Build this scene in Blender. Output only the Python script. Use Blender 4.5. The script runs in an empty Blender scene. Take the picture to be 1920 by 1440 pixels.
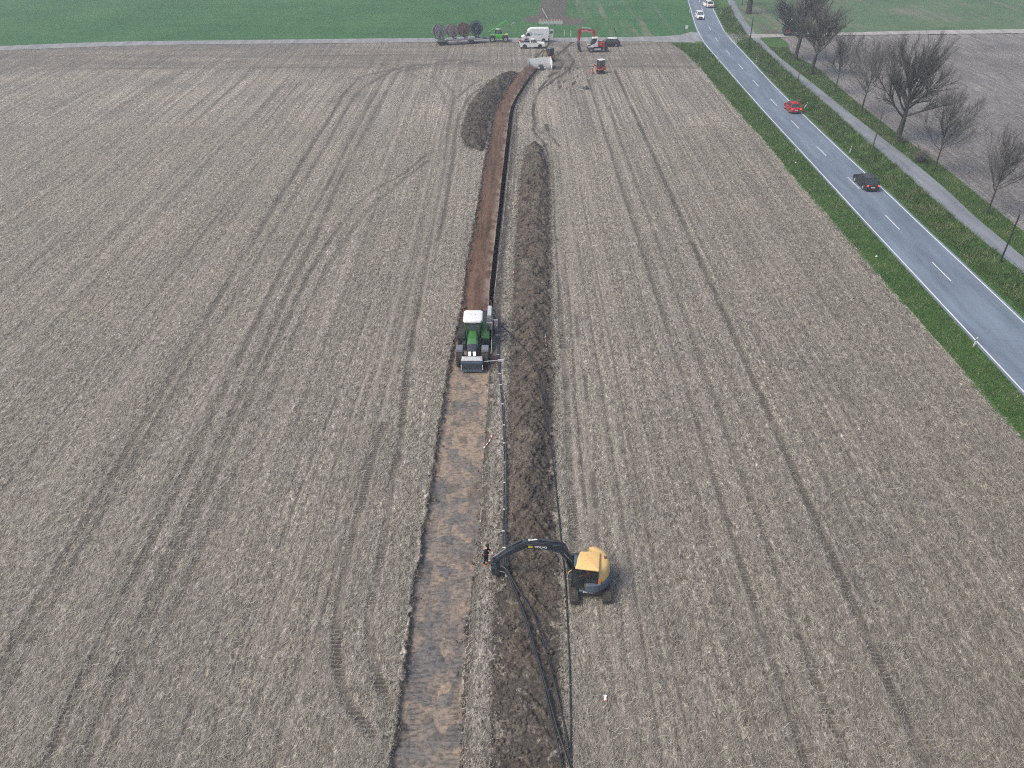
import bpy, math, random
import numpy as np
from mathutils import Vector, Matrix
random.seed(7); RNG = np.random.default_rng(11)
R = math.radians
scene = bpy.context.scene
# ---------------------------------------------------------------- camera, world, sun, exposure
CAM_H, CAM_P, FPX = 35.2, R(36.07), 1400.0
cd = bpy.data.cameras.new('camera'); cam = bpy.data.objects.new('camera', cd)
scene.collection.objects.link(cam); scene.camera = cam
cam.location = (0, 0, CAM_H); cam.rotation_euler = (R(90) - CAM_P, 0, 0)
cd.sensor_fit = 'HORIZONTAL'; cd.sensor_width = 36.0; cd.lens = 36.0*FPX/1920.0
cd.clip_start = 0.5; cd.clip_end = 8000
W = bpy.data.worlds.new('World'); scene.world = W; W.use_nodes = True
wn = W.node_tree; bg = wn.nodes['Background']
sky = wn.nodes.new('ShaderNodeTexSky'); sky.sky_type = 'NISHITA'; sky.sun_disc = False
SUN_EL, SUN_AZ = R(52), R(250)
sky.sun_elevation = SUN_EL; sky.sun_rotation = SUN_AZ
sky.air_density = 1.0; sky.dust_density = 4.0; sky.ozone_density = 0.6
wn.links.new(sky.outputs[0], bg.inputs[0]); bg.inputs[1].default_value = 0.10
sd = bpy.data.lights.new('sun', 'SUN'); sun = bpy.data.objects.new('sun', sd); scene.collection.objects.link(sun)
sd.energy = 1.25; sd.angle = R(22); sd.color = (1.0, 0.93, 0.82)
d_ = Vector((math.sin(SUN_AZ)*math.cos(SUN_EL), math.cos(SUN_AZ)*math.cos(SUN_EL), math.sin(SUN_EL)))
sun.rotation_euler = d_.to_track_quat('Z', 'Y').to_euler()
scene.view_settings.view_transform = 'Standard'; scene.view_settings.look = 'None'
scene.view_settings.exposure = 0.76; scene.view_settings.gamma = 1.0
scene.cycles.filter_width = 1.1; scene.cycles.use_denoising = False   # the camera's own fine grain
scene.render.resolution_x = 1024; scene.render.resolution_y = 768

# ---------------------------------------------------------------- world position of a ground point seen at (u, v) in the 1920 px photo
SP, CP = math.sin(CAM_P), math.cos(CAM_P)
def P(u, v, z=0.0):
    k = (v-720.0)/FPX
    t = (CAM_H-z)/(SP + k*CP)
    return (t*(u-960.0)/FPX, t*(CP - k*SP))
def P3(u, v, z=0.0):
    x, y = P(u, v, z); return (x, y, z)
def PPY(u, v, y):
    """point seen at (u,v) lying at distance y -> x, z"""
    k = (v-720.0)/FPX; t = y/(CP-k*SP); return (t*(u-960.0)/FPX, CAM_H - t*(SP+k*CP))
class Curve:
    """smooth x(y) (or y(x)) through measured points, straight beyond the ends"""
    def __init__(s, pts, swap=False):
        w = [P(*p) for p in pts]
        a = sorted([(q[0], q[1]) if swap else (q[1], q[0]) for q in w])
        s.t = np.array([q[0] for q in a]); s.f = np.array([q[1] for q in a])
        n = len(s.t); h = np.diff(s.t); m = np.diff(s.f)/h
        d = np.zeros(n); d[0] = m[0]; d[-1] = m[-1]
        for i in range(1, n-1): d[i] = (m[i-1]*h[i]+m[i]*h[i-1])/(h[i]+h[i-1])
        s.d = d
    def __call__(s, q):
        q = np.asarray(q, float); i = np.clip(np.searchsorted(s.t, q)-1, 0, len(s.t)-2)
        h = s.t[i+1]-s.t[i]; u = (q-s.t[i])/h; uc = np.clip(u, 0, 1)
        r = ((1+2*uc)*(1-uc)**2*s.f[i] + uc*(1-uc)**2*h*s.d[i] + uc**2*(3-2*uc)*s.f[i+1] + uc**2*(uc-1)*h*s.d[i+1])
        r = r + np.where(u < 0, u*h*s.d[0], 0) + np.where(u > 1, (u-1)*h*s.d[-1], 0)
        return r
# measured outlines of the place
RL = Curve([(1290,0),(1297,25),(1308,58),(1320,80),(1347,112),(1387,158),(1440,218),(1520,305),(1625,420),(1725,528),(1825,636),(1920,738)])
RR = Curve([(1331,0),(1335,12),(1347,38),(1362,65),(1378,83),(1397,103),(1448,158),(1507,217),(1627,330),(1657,357),(1722,419),(1825,516),(1920,606)])
PL = Curve([(1363,0),(1383,42),(1397,60),(1413,76),(1447,108),(1503,158),(1560,207),(1630,270),(1690,320),(1752,377),(1805,422),(1920,515)])
PR = Curve([(1376,0),(1397,38),(1418,65),(1435,83),(1485,127),(1525,158),(1580,202),(1647,254),(1715,307),(1772,355),(1827,406),(1920,484)])
VR = Curve([(1398,0),(1422,40),(1450,66),(1468,75),(1483,100),(1530,128),(1567,160),(1640,220),(1690,258),(1762,310),(1820,357),(1895,418),(1960,470)])
VL = Curve([(1262,84),(1283,97),(1300,113),(1340,158),(1390,215),(1440,272),(1500,345),(1560,412),(1640,505),(1740,620),(1830,722),(1920,823)])
YN = Curve([(-200,106),(0,95),(213,86.5),(433,82.5),(640,81),(800,79),(980,78.5),(1180,78),(1300,78)], True)
YF = Curve([(-200,96),(0,87),(213,79),(433,76),(640,73.5),(800,72),(980,71.5),(1180,70),(1300,67)], True)
EN = Curve([(1365,74),(1397,72.5),(1463,70),(1560,67),(1740,64.5),(1920,62.5),(2100,60)], True)
EF = Curve([(1365,65),(1397,64.5),(1463,65),(1560,62.6),(1740,58),(1920,55.5),(2100,53)], True)
SL = Curve([(733,1440),(753,1298),(774,1115),(795,1000),(818,850),(840,700),(857,620),(865,580),(875,500),(893,400),(910,300),(918.5,250),(929,200),(955,160),(980,132),(994,118)])
SR = Curve([(860,1440),(868,1298),(882,1115),(899,1000),(907,850),(917,700),(917.5,620),(918,580),(918,550),(923,500),(934,400),(945,300),(951,250),(959,200),(981,160),(1008,128),(1020,118)])
TR = Curve([(921,620),(923.5,580),(926,550),(930.5,500),(941.5,400),(952,300),(958,250),(965,200),(987,160),(1012,128),(1024,118)])
Y_TRACTOR = P(885, 640)[1]; Y_TREND = P(1008, 126)[1]
# ---------------------------------------------------------------- helpers
def lnk(o, parent=None):
    scene.collection.objects.link(o)
    if parent is not None: o.parent = parent
    return o
def tag(o, label=None, cat=None, group=None, kind=None):
    if label: o['label'] = label
    if cat: o['category'] = cat
    if group: o['group'] = group
    if kind: o['kind'] = kind
    return o
def thing(name, label, cat, loc=(0,0,0), rz=0.0, group=None):
    o = bpy.data.objects.new(name, None); lnk(o); o.location = loc; o.rotation_euler = (0,0,rz); o.empty_display_size = .3
    return tag(o, label, cat, group)
_lat = {}
def vn(x, y, sc, seed=0):
    if seed not in _lat: _lat[seed] = np.random.default_rng(seed+100).random((512,512))
    L = _lat[seed]; X = np.asarray(x)/sc+1000.37; Y = np.asarray(y)/sc+1000.71
    i = np.floor(X).astype(int); j = np.floor(Y).astype(int); a = X-i; b = Y-j
    a = a*a*(3-2*a); b = b*b*(3-2*b); i0 = i % 512; i1 = (i+1) % 512; j0 = j % 512; j1 = (j+1) % 512
    return (L[i0,j0]*(1-a)+L[i1,j0]*a)*(1-b) + (L[i0,j1]*(1-a)+L[i1,j1]*a)*b
def fbm(x, y, sc, seed=0, o=4):
    r = 0; am = .5; t = 0
    for k in range(o): r = r + am*vn(x, y, sc/2**k, seed+k); t += am; am *= .55
    return r/t
def sm(x, a, b):
    t = np.clip((np.asarray(x, float)-a)/(b-a), 0, 1); return t*t*(3-2*t)
def mesh_np(name, V, F, mat, parent=None, smooth=False, attrs=None):
    """V (n,3), F (m,3|4) numpy -> one mesh object"""
    me = bpy.data.meshes.new(name); V = np.asarray(V, np.float32); F = np.asarray(F, np.int32)
    k = F.shape[1]; m = len(F)
    me.vertices.add(len(V)); me.vertices.foreach_set('co', V.ravel())
    me.loops.add(m*k); me.loops.foreach_set('vertex_index', F.ravel())
    me.polygons.add(m); me.polygons.foreach_set('loop_start', np.arange(m, dtype=np.int32)*k)
    me.update(calc_edges=True)
    if smooth: me.polygons.foreach_set('use_smooth', np.ones(m, bool))
    for an, av in (attrs or {}).items():
        at = me.attributes.new(an, 'FLOAT', 'POINT'); at.data.foreach_set('value', np.asarray(av, np.float32).ravel())
    me.validate(); me.materials.append(mat)
    return lnk(bpy.data.objects.new(name, me), parent)
def grid_faces(nr, nc, base=0):
    i = np.arange(nr-1)[:,None]*nc + np.arange(nc-1)[None,:] + base
    return np.stack([i, i+1, i+nc+1, i+nc], -1)
class MB:
    def __init__(s): s.v = []; s.f = []
    def add(s, vs, fs):
        b = len(s.v); s.v += [tuple(q) for q in vs]; s.f += [tuple(b+i for i in f) for f in fs]; return s
    def hexa(s, p):   # 8 points: bottom loop of 4 (ccw from above), top loop of 4
        return s.add(p, [(3,2,1,0),(4,5,6,7),(0,1,5,4),(1,2,6,5),(2,3,7,6),(3,0,4,7)])
    def box(s, x0, x1, y0, y1, z0, z1, tx=0, ty=0, m=None):  # tx, ty shrink the top
        p = [(x0,y0,z0),(x1,y0,z0),(x1,y1,z0),(x0,y1,z0),(x0+tx,y0+ty,z1),(x1-tx,y0+ty,z1),(x1-tx,y1-ty,z1),(x0+tx,y1-ty,z1)]
        if m is not None: p = [tuple(m @ Vector(q)) for q in p]
        return s.hexa(p)
    def bar(s, a, b, w, h, w2=None, h2=None, up=(0,0,1)):   # box section bar from a to b
        a, b = Vector(a), Vector(b); d = (b-a).normalized(); u = Vector(up)
        sd_ = d.cross(u)
        if sd_.length < 1e-4: sd_ = d.cross(Vector((1,0,0)))
        sd_.normalize(); n = sd_.cross(d).normalized(); w2 = w if w2 is None else w2; h2 = h if h2 is None else h2
        q = lambda c, ww, hh: [c - sd_*ww/2 - n*hh/2, c + sd_*ww/2 - n*hh/2, c + sd_*ww/2 + n*hh/2, c - sd_*ww/2 + n*hh/2]
        return s.add(q(a, w, h)+q(b, w2, h2), [(0,1,2,3),(7,6,5,4),(0,4,5,1),(1,5,6,2),(2,6,7,3),(3,7,4,0)])
    def cyl(s, a, b, r, n=10, r2=None, cap=True):
        a, b = Vector(a), Vector(b); d = (b-a).normalized(); r2 = r if r2 is None else r2
        x = d.orthogonal().normalized(); y = d.cross(x); vs = []
        for c, rr in ((a, r), (b, r2)):
            for i in range(n):
                t = 2*math.pi*i/n; vs.append(c + x*rr*math.cos(t) + y*rr*math.sin(t))
        fs = [(i, (i+1) % n, n+(i+1) % n, n+i) for i in range(n)]
        if cap: fs += [tuple(range(n))[::-1], tuple(range(n, 2*n))]
        return s.add(vs, fs)
    def tube(s, pts, r, n=6, cap=True):
        pts = [Vector(p) for p in pts]; m = len(pts); rr = r if isinstance(r, (list, tuple)) else [r]*m
        vs = []; x = None
        for k, p in enumerate(pts):
            d = (pts[min(k+1, m-1)] - pts[max(k-1, 0)]).normalized()
            x = d.orthogonal().normalized() if x is None else (x - d*x.dot(d)).normalized()
            y = d.cross(x)
            for i in range(n):
                t = 2*math.pi*i/n; vs.append(p + (x*math.cos(t) + y*math.sin(t))*rr[k])
        fs = [(k*n+i, k*n+(i+1) % n, (k+1)*n+(i+1) % n, (k+1)*n+i) for k in range(m-1) for i in range(n)]
        if cap: fs += [tuple(range(n))[::-1], tuple(range((m-1)*n, m*n))]
        return s.add(vs, fs)
    def prism(s, prof, y0, y1, inset=0.0, m=None):   # side profile in x,z pulled from y0 to y1 ; inset narrows the far cap
        n = len(prof); cx = sum(p[0] for p in prof)/n; cz = sum(p[1] for p in prof)/n
        vs = [(p[0], y0, p[1]) for p in prof] + [(p[0], y1, p[1]) for p in prof]
        if m is not None: vs = [tuple(m @ Vector(q)) for q in vs]
        return s.add(vs, [tuple(range(n)), tuple(range(n, 2*n))[::-1]] + [(i, n+i, n+(i+1) % n, (i+1) % n) for i in range(n)])
    def lathe(s, prof, c, ax='y', n=20, arc=None):   # prof: (offset along axis, radius)
        vs = []; k = len(prof)
        for i in range(n):
            t = 2*math.pi*i/n
            for (o, r) in prof:
                a_, b_ = r*math.cos(t), r*math.sin(t)
                vs.append({'y': (c[0]+a_, c[1]+o, c[2]+b_), 'x': (c[0]+o, c[1]+a_, c[2]+b_), 'z': (c[0]+a_, c[1]+b_, c[2]+o)}[ax])
        fs = [(i*k+j, i*k+j+1, ((i+1) % n)*k+j+1, ((i+1) % n)*k+j) for i in range(n) for j in range(k-1)]
        return s.add(vs, fs)
    def loft(s, secs, cap=True):   # equal-length closed sections
        n = len(secs[0]); vs = [q for c in secs for q in c]
        fs = [(k*n+i, k*n+(i+1) % n, (k+1)*n+(i+1) % n, (k+1)*n+i) for k in range(len(secs)-1) for i in range(n)]
        if cap: fs += [tuple(range(n))[::-1], tuple(range((len(secs)-1)*n, len(secs)*n))]
        return s.add(vs, fs)
    def ball(s, c, r, n=8):
        rx, ry, rz = r if isinstance(r, (tuple, list)) else (r, r, r); vs = []; fs = []
        for i in range(n+1):
            a = math.pi*i/n
            for j in range(2*n):
                b = math.pi*j/n; vs.append((c[0]+rx*math.sin(a)*math.cos(b), c[1]+ry*math.sin(a)*math.sin(b), c[2]+rz*math.cos(a)))
        for i in range(n):
            for j in range(2*n): fs.append((i*2*n+j, (i+1)*2*n+j, (i+1)*2*n+(j+1) % (2*n), i*2*n+(j+1) % (2*n)))
        return s.add(vs, fs)
    def build(s, name, mat, parent=None, bevel=0.0, smooth=False, label=None, seg=2):
        me = bpy.data.meshes.new(name); me.from_pydata(s.v, [], s.f); me.validate(); me.materials.append(mat)
        import bmesh
        b = bmesh.new(); b.from_mesh(me)
        if len(s.v) < 20000: bmesh.ops.remove_doubles(b, verts=b.verts, dist=1e-5)
        bmesh.ops.recalc_face_normals(b, faces=b.faces); b.to_mesh(me); b.free()
        if smooth:
            for p in me.polygons: p.use_smooth = True
            try: me.set_sharp_from_angle(angle=R(40))
            except Exception: pass
        o = lnk(bpy.data.objects.new(name, me), parent)
        if bevel > 0:
            md = o.modifiers.new('bevel', 'BEVEL'); md.width = bevel; md.segments = seg; md.limit_method = 'ANGLE'; md.angle_limit = R(35)
        if label: o['label'] = label
        return o
# ---------------------------------------------------------------- materials
class NT:
    def __init__(s, name):
        s.m = bpy.data.materials.new(name); s.m.use_nodes = True; s.t = s.m.node_tree; s.b = s.t.nodes['Principled BSDF']
    def n(s, ty, **kw):
        o = s.t.nodes.new(ty)
        for k, v in kw.items(): setattr(o, k, v)
        return o
    def l(s, a, b): s.t.links.new(a, b)
    def co(s, scale=(1,1,1), rot=0.0, obj=True):
        c = s.n('ShaderNodeTexCoord'); m = s.n('ShaderNodeMapping'); s.l(c.outputs['Object' if obj else 'Generated'], m.inputs[0])
        m.inputs['Scale'].default_value = scale; m.inputs['Rotation'].default_value = (0,0,rot); return m.outputs[0]
    def noise(s, co, sc, det=4, rough=.6, dist=0.0):
        o = s.n('ShaderNodeTexNoise'); s.l(co, o.inputs['Vector']); o.inputs['Scale'].default_value = sc
        o.inputs['Detail'].default_value = det; o.inputs['Roughness'].default_value = rough; o.inputs['Distortion'].default_value = dist
        return o.outputs[0]
    def ramp(s, f, stops):
        o = s.n('ShaderNodeValToRGB'); s.l(f, o.inputs[0]); e = o.color_ramp.elements
        while len(e) < len(stops): e.new(.5)
        for i, (p, c) in enumerate(stops): e[i].position = p; e[i].color = (c if isinstance(c, tuple) else (c,c,c))+(1,)
        return o.outputs[0]
    def mix(s, f, a, b, mode='MIX'):
        o = s.n('ShaderNodeMix', data_type='RGBA', blend_type=mode)
        if isinstance(f, (int, float)): o.inputs[0].default_value = f
        else: s.l(f, o.inputs[0])
        for k, q in ((6, a), (7, b)):
            if isinstance(q, tuple): o.inputs[k].default_value = q+(1,)
            else: s.l(q, o.inputs[k])
        return o.outputs[2]
    def math(s, op, a, b=0.0):
        o = s.n('ShaderNodeMath', operation=op)
        for k, q in ((0, a), (1, b)):
            if isinstance(q, (int, float)): o.inputs[k].default_value = q
            else: s.l(q, o.inputs[k])
        return o.outputs[0]
    def attr(s, name): return s.n('ShaderNodeAttribute', attribute_name=name).outputs['Fac']
    def bump(s, h, st=.5, dist=.05, prev=None):
        o = s.n('ShaderNodeBump'); s.l(h, o.inputs['Height']); o.inputs['Strength'].default_value = st; o.inputs['Distance'].default_value = dist
        if prev is not None: s.l(prev, o.inputs['Normal'])
        return o.outputs[0]
    def done(s, col=None, rough=.9, normal=None, spec=.3):
        if col is not None:
            if isinstance(col, tuple): s.b.inputs['Base Color'].default_value = col+(1,)
            else: s.l(col, s.b.inputs['Base Color'])
        if isinstance(rough, (int, float)): s.b.inputs['Roughness'].default_value = rough
        else: s.l(rough, s.b.inputs['Roughness'])
        s.b.inputs['Specular IOR Level'].default_value = spec
        if normal is not None: s.l(normal, s.b.inputs['Normal'])
        return s.m
def paint(name, c, rough=.4, dirt=.25, metal=0.0, dirtcol=(.16,.13,.1), sc=6.0, spec=.5):
    t = NT(name); co = t.co(); n = t.noise(co, sc, 5, .65); f = t.ramp(n, [(.45,0.0),(.75,1.0)])
    f = t.math('MULTIPLY', f, dirt); col = t.mix(f, c, dirtcol)
    rr = t.math('ADD', t.math('MULTIPLY', f, .5), rough); t.b.inputs['Metallic'].default_value = metal
    return t.done(col, rr, None, spec)
def emit(name, c, st):
    t = NT(name); t.b.inputs['Emission Color'].default_value = c+(1,); t.b.inputs['Emission Strength'].default_value = st
    return t.done(c, .3)
def glassm(name, c=(.02,.03,.035), rough=.06):
    t = NT(name); co = t.co(); n = t.noise(co, 3.0, 3, .6); col = t.mix(t.math('MULTIPLY', n, .4), c, (.10,.12,.12)); return t.done(col, rough, None, .9)
M = {}
# stubble ground
LDIR, RDIR = R(0), R(0)   # set below from the measured tramlines
# ---------------------------------------------------------------- ground materials
def stubble_mat():
    t = NT('stubble_ground'); co = t.co(); tr = t.attr('track'); dk = t.attr('soil'); pl = t.attr('pale'); lug = t.attr('lug')
    fine = t.noise(t.co((1.0,.42,1)), 11.0, 5, .78, .5); mid = t.noise(t.co((1.0,.40,1)), 4.2, 4, .75, .5); rows = t.noise(t.co((3.2,.035,.1)), 1.0, 3, .7); big = t.noise(co, .11, 4, .6); strip = t.noise(t.co((1.1,.018,.1)), 1.0, 4, .65)
    f = t.math('ADD', t.math('MULTIPLY', fine, .55), t.math('MULTIPLY', mid, .45))
    straw = t.ramp(f, [(.40,(.056,.049,.042)),(.47,(.192,.175,.151)),(.525,(.325,.303,.268)),(.60,(.57,.54,.485))])
    g2 = t.noise(t.co((1,.5,1)), 5.5, 5, .85, .3); straw = t.mix(1.0, straw, t.ramp(g2, [(.40,.66),(.5,1.0),(.60,1.34)]), 'MULTIPLY')
    bigc = t.ramp(big, [(.35,(.86,.86,.85)),(.5,(1.0,.985,.96)),(.68,(1.10,1.07,1.0))])
    col = t.mix(1.0, straw, bigc, 'MULTIPLY')
    tint = t.noise(co, .32, 3, .6); col = t.mix(t.math('MULTIPLY', t.ramp(tint, [(.56,0.0),(.72,1.0)]), .28), col, (.31,.245,.215))
    col = t.mix(1.0, col, t.ramp(strip, [(.38,.80),(.5,1.0),(.62,1.16)]), 'MULTIPLY'); col = t.mix(1.0, col, t.ramp(rows, [(.36,.78),(.5,1.0),(.64,1.18)]), 'MULTIPLY')
    col = t.mix(t.math('MULTIPLY', pl, .8), col, (.36,.325,.28))
    col = t.mix(t.math('MULTIPLY', tr, .92), col, t.mix(mid, (.070,.062,.053), (.20,.182,.16)))
    w = t.n('ShaderNodeTexWave', wave_type='BANDS', bands_direction='Y'); t.l(t.co((.7,1,1)), w.inputs['Vector']); w.inputs['Scale'].default_value = 1.32
    w.inputs['Distortion'].default_value = .5; w.inputs['Detail'].default_value = 1; w.inputs['Detail Scale'].default_value = 2.0
    wv = t.math('MULTIPLY', t.ramp(w.outputs['Fac'], [(.35,1.0),(.7,0.0)]), lug); col = t.mix(t.math('MULTIPLY', wv, .8), col, (.075,.066,.056))
    clod = t.noise(co, 4.0, 5, .75); sc_ = t.ramp(clod, [(.35,(.045,.04,.036)),(.5,(.085,.075,.066)),(.65,(.15,.132,.115))])
    edge = t.ramp(t.math('ADD', dk, t.math('MULTIPLY', t.math('SUBTRACT', mid, .5), .9)), [(.38,0.0),(.62,1.0)])
    col = t.mix(edge, col, sc_)
    h = t.math('ADD', t.math('MULTIPLY', fine, .6), mid); h = t.math('SUBTRACT', h, t.math('MULTIPLY', wv, .6))
    return t.done(col, .95, t.bump(h, .8, .09), .15)
def strip_mat():
    t = NT('scraped_subsoil'); co = t.co()
    wob = t.n('ShaderNodeVectorMath', operation='MULTIPLY_ADD'); nz = t.n('ShaderNodeTexNoise'); t.l(co, nz.inputs[0]); nz.inputs['Scale'].default_value = 1.6; nz.inputs['Detail'].default_value = 3
    t.l(nz.outputs['Color'], wob.inputs[0]); wob.inputs[1].default_value = (.35,.35,0); t.l(co, wob.inputs[2])
    v = t.n('ShaderNodeTexVoronoi', distance='CHEBYCHEV'); sc = t.n('ShaderNodeMapping'); sc.inputs['Scale'].default_value = (1.5,1.0,.001); t.l(wob.outputs[0], sc.inputs[0]); t.l(sc.outputs[0], v.inputs['Vector']); v.inputs['Scale'].default_value = 1.0
    sepc = t.n('ShaderNodeSeparateColor'); t.l(v.outputs['Color'], sepc.inputs[0])
    n1 = t.noise(co, .45, 4, .65); n2 = t.noise(t.co((1,1.7,1)), 3.4, 5, .72, .6); n3 = t.noise(co, 1.4, 3, .6)
    a = t.math('ADD', t.math('MULTIPLY', sepc.outputs[0], .34), t.math('ADD', t.math('MULTIPLY', n1, .7), t.math('MULTIPLY', n3, .35)))
    a = t.math('ADD', a, t.math('MULTIPLY', t.attr('warm'), .16))
    col = t.ramp(a, [(.48,(.130,.128,.130)),(.62,(.165,.154,.145)),(.76,(.22,.186,.158)),(.93,(.30,.235,.18))])
    col = t.mix(1.0, col, t.ramp(n2, [(.38,.55),(.5,1.0),(.62,1.25)]), 'MULTIPLY')
    edg = t.n('ShaderNodeTexVoronoi', distance='CHEBYCHEV', feature='F2'); t.l(sc.outputs[0], edg.inputs['Vector']); edg.inputs['Scale'].default_value = 1.0
    df = t.math('SUBTRACT', edg.outputs['Distance'], v.outputs['Distance']); ln = t.ramp(df, [(0.0,.6),(.05,1.0)]); col = t.mix(.55, col, t.mix(1.0, col, ln, 'MULTIPLY'))
    w = t.n('ShaderNodeTexWave', bands_direction='Y'); t.l(co, w.inputs[0]); w.inputs['Scale'].default_value = 1.1; w.inputs['Distortion'].default_value = 1.5; w.inputs['Detail'].default_value = 1
    wv = t.math('MULTIPLY', t.ramp(w.outputs['Fac'], [(.1,1.0),(.3,0.0)]), t.attr('lug')); col = t.mix(t.math('MULTIPLY', wv, .5), col, (.05,.045,.042))
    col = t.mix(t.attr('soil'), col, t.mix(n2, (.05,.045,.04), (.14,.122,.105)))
    return t.done(col, .8, t.bump(t.math('ADD', n2, t.math('MULTIPLY', df, .8)), .6, .05), .3)
def brown_mat():
    t = NT('red_brown_fill'); co = t.co(); n = t.noise(t.co((1,.25,1)), 3.2, 5, .7); g = t.noise(co, 12.0, 4, .7); b = t.noise(t.co((1.2,.08,1)), 1.2, 3, .6)
    col = t.ramp(t.math('ADD', t.math('MULTIPLY', n, .5), t.math('MULTIPLY', g, .5)), [(.35,(.076,.047,.034)),(.5,(.128,.077,.054)),(.66,(.20,.128,.092))])
    col = t.mix(1.0, col, t.ramp(b, [(.38,.68),(.5,1.0),(.62,1.18)]), 'MULTIPLY')
    col = t.mix(t.math('MULTIPLY', t.attr('pale'), .85), col, t.mix(g, (.20,.155,.125), (.34,.28,.23)))
    col = t.mix(t.attr('soil'), col, (.018,.016,.015))  # near-black on the trench only: shade of the deep cut painted in
    return t.done(col, .92, t.bump(t.math('ADD', n, g), .7, .06), .2)
def heap_mat(name, k=1.0, red=.0):
    t = NT(name); co = t.co(); n = t.noise(co, 1.1, 5, .7); g = t.noise(co, 7.0, 5, .75, .5); b = t.noise(co, .28, 3, .6); c = t.math('ADD', t.math('MULTIPLY', n, .4), t.math('MULTIPLY', g, .6))
    col = t.ramp(c, [(.36,(.020*k,.018*k,.016*k)),(.49,(.082*k,.071*k,.060*k)),(.60,(.20*k,.178*k,.152*k))])
    col = t.mix(t.math('MULTIPLY', t.ramp(b, [(.42,0.0),(.62,1.0)]), red), col, (.135,.105,.084))
    return t.done(col, .95, t.bump(t.math('ADD', n, g), .9, .10), .15)
def green_mat(name, c0, c1, c2, brown=None, rows=False, sc=1.0):
    t = NT(name); co = t.co(); n = t.noise(co, 5.0*sc, 5, .75); m = t.noise(co, .5*sc, 4, .65); b = t.noise(co, .05, 4, .6)
    f = t.math('ADD', t.math('MULTIPLY', n, .4), t.math('ADD', t.math('MULTIPLY', m, .25), t.math('MULTIPLY', b, .35)))
    col = t.ramp(f, [(.38,c0),(.5,c1),(.62,c2)])
    if rows:
        r = t.noise(t.co((.02,1.6,.1)), 1.0, 3, .6); col = t.mix(1.0, col, t.ramp(r, [(.35,.86),(.62,1.10)]), 'MULTIPLY')
    if brown: col = t.mix(t.math('MULTIPLY', t.ramp(t.noise(t.co((.9,.06,1)), .35, 5, .7), [(.48,0.0),(.64,1.0)]), t.attr('worn')), col, brown)
    if brown: col = t.mix(t.attr('bare'), col, t.mix(n, (.06,.052,.046), (.17,.145,.125)))
    return t.done(col, .9, t.bump(t.math('ADD', n, m), .6, .06), .2)
def plough_mat():
    t = NT('ploughed_soil'); co = t.co(); n = t.noise(co, 3.0, 5, .75, .5); r = t.noise(t.co((2.4,.12,1)), 1.0, 4, .7); b = t.noise(co, .07, 4, .6); st = t.noise(t.co((1,.5,1)), 7.0, 4, .8)
    f = t.math('ADD', t.math('MULTIPLY', n, .4), t.math('ADD', t.math('MULTIPLY', r, .25), t.math('MULTIPLY', st, .35)))
    col = t.ramp(f, [(.40,(.085,.080,.075)),(.5,(.195,.186,.178)),(.60,(.385,.372,.358))]); col = t.mix(1.0, col, t.ramp(b, [(.38,.84),(.62,1.14)]), 'MULTIPLY')
    return t.done(col, .95, t.bump(t.math('ADD', n, r), .9, .12), .15)
def asphalt_mat(name, base, patch=.12, joints=False):
    t = NT(name); co = t.co(); g = t.noise(co, 30.0, 3, .7); b = t.noise(t.co((.9,.10,1)), .8, 4, .65); c = t.noise(t.co((1,.3,1)), .35, 4, .7)
    col = t.mix(1.0, base, t.ramp(b, [(.34,.80),(.5,1.0),(.68,1.22)]), 'MULTIPLY'); col = t.mix(1.0, col, t.ramp(g, [(.3,.85),(.7,1.15)]), 'MULTIPLY')
    col = t.mix(t.math('MULTIPLY', t.ramp(c, [(.55,0.0),(.66,1.0)]), patch), col, tuple(q*1.8 for q in base))
    x = t.n('ShaderNodeSeparateXYZ'); t.l(co, x.inputs[0])
    v = t.n('ShaderNodeTexVoronoi', feature='DISTANCE_TO_EDGE'); t.l(t.co((.35,.16,1)), v.inputs[0]); v.inputs['Scale'].default_value = 1.0
    ck = t.ramp(v.outputs[0], [(0.0,1.0),(.006,0.0)]); ckm = t.math('MULTIPLY', ck, t.ramp(c, [(.42,0.0),(.55,1.0)]))
    col = t.mix(t.math('MULTIPLY', ckm, .55 if joints else .35), col, (.02,.022,.022))
    return t.done(col, t.ramp(b, [(.3,.62),(.7,.8)]), t.bump(g, .35, .01), .35)
M['stubble'] = stubble_mat(); M['strip'] = strip_mat(); M['brown'] = brown_mat()
M['heap'] = heap_mat('dark_topsoil', 1.15, .40); M['heap_grey'] = heap_mat('grey_topsoil', .88, .0); M['clod'] = heap_mat('soil_clod', 1.35, 0)
M['green'] = green_mat('young_crop', (.030,.100,.034), (.050,.142,.050), (.078,.178,.066), (.20,.185,.15), True)
M['green_r'] = green_mat('thin_crop', (.062,.116,.056), (.092,.158,.078), (.140,.190,.105), (.22,.20,.165), False)
M['verge'] = green_mat('verge_turf', (.034,.082,.021), (.062,.138,.034), (.108,.170,.056))
M['plough'] = plough_mat()
M['asphalt'] = asphalt_mat('asphalt', (.165,.21,.265)); M['path'] = asphalt_mat('path_asphalt', (.215,.235,.265), .1, True); M['track'] = asphalt_mat('track_concrete', (.27,.275,.28), .3)  # blue of the road asphalt paints the reflected sky into its base colour
M['track_e'] = asphalt_mat('gravel_track', (.38,.36,.34), .2)
def line_mat():
    t = NT('road_paint'); n = t.noise(t.co(), 14.0, 4, .7); return t.done(t.ramp(n, [(.3,(.42,.44,.46)),(.5,(.78,.79,.80))]), .6)
M['line'] = line_mat()
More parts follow.
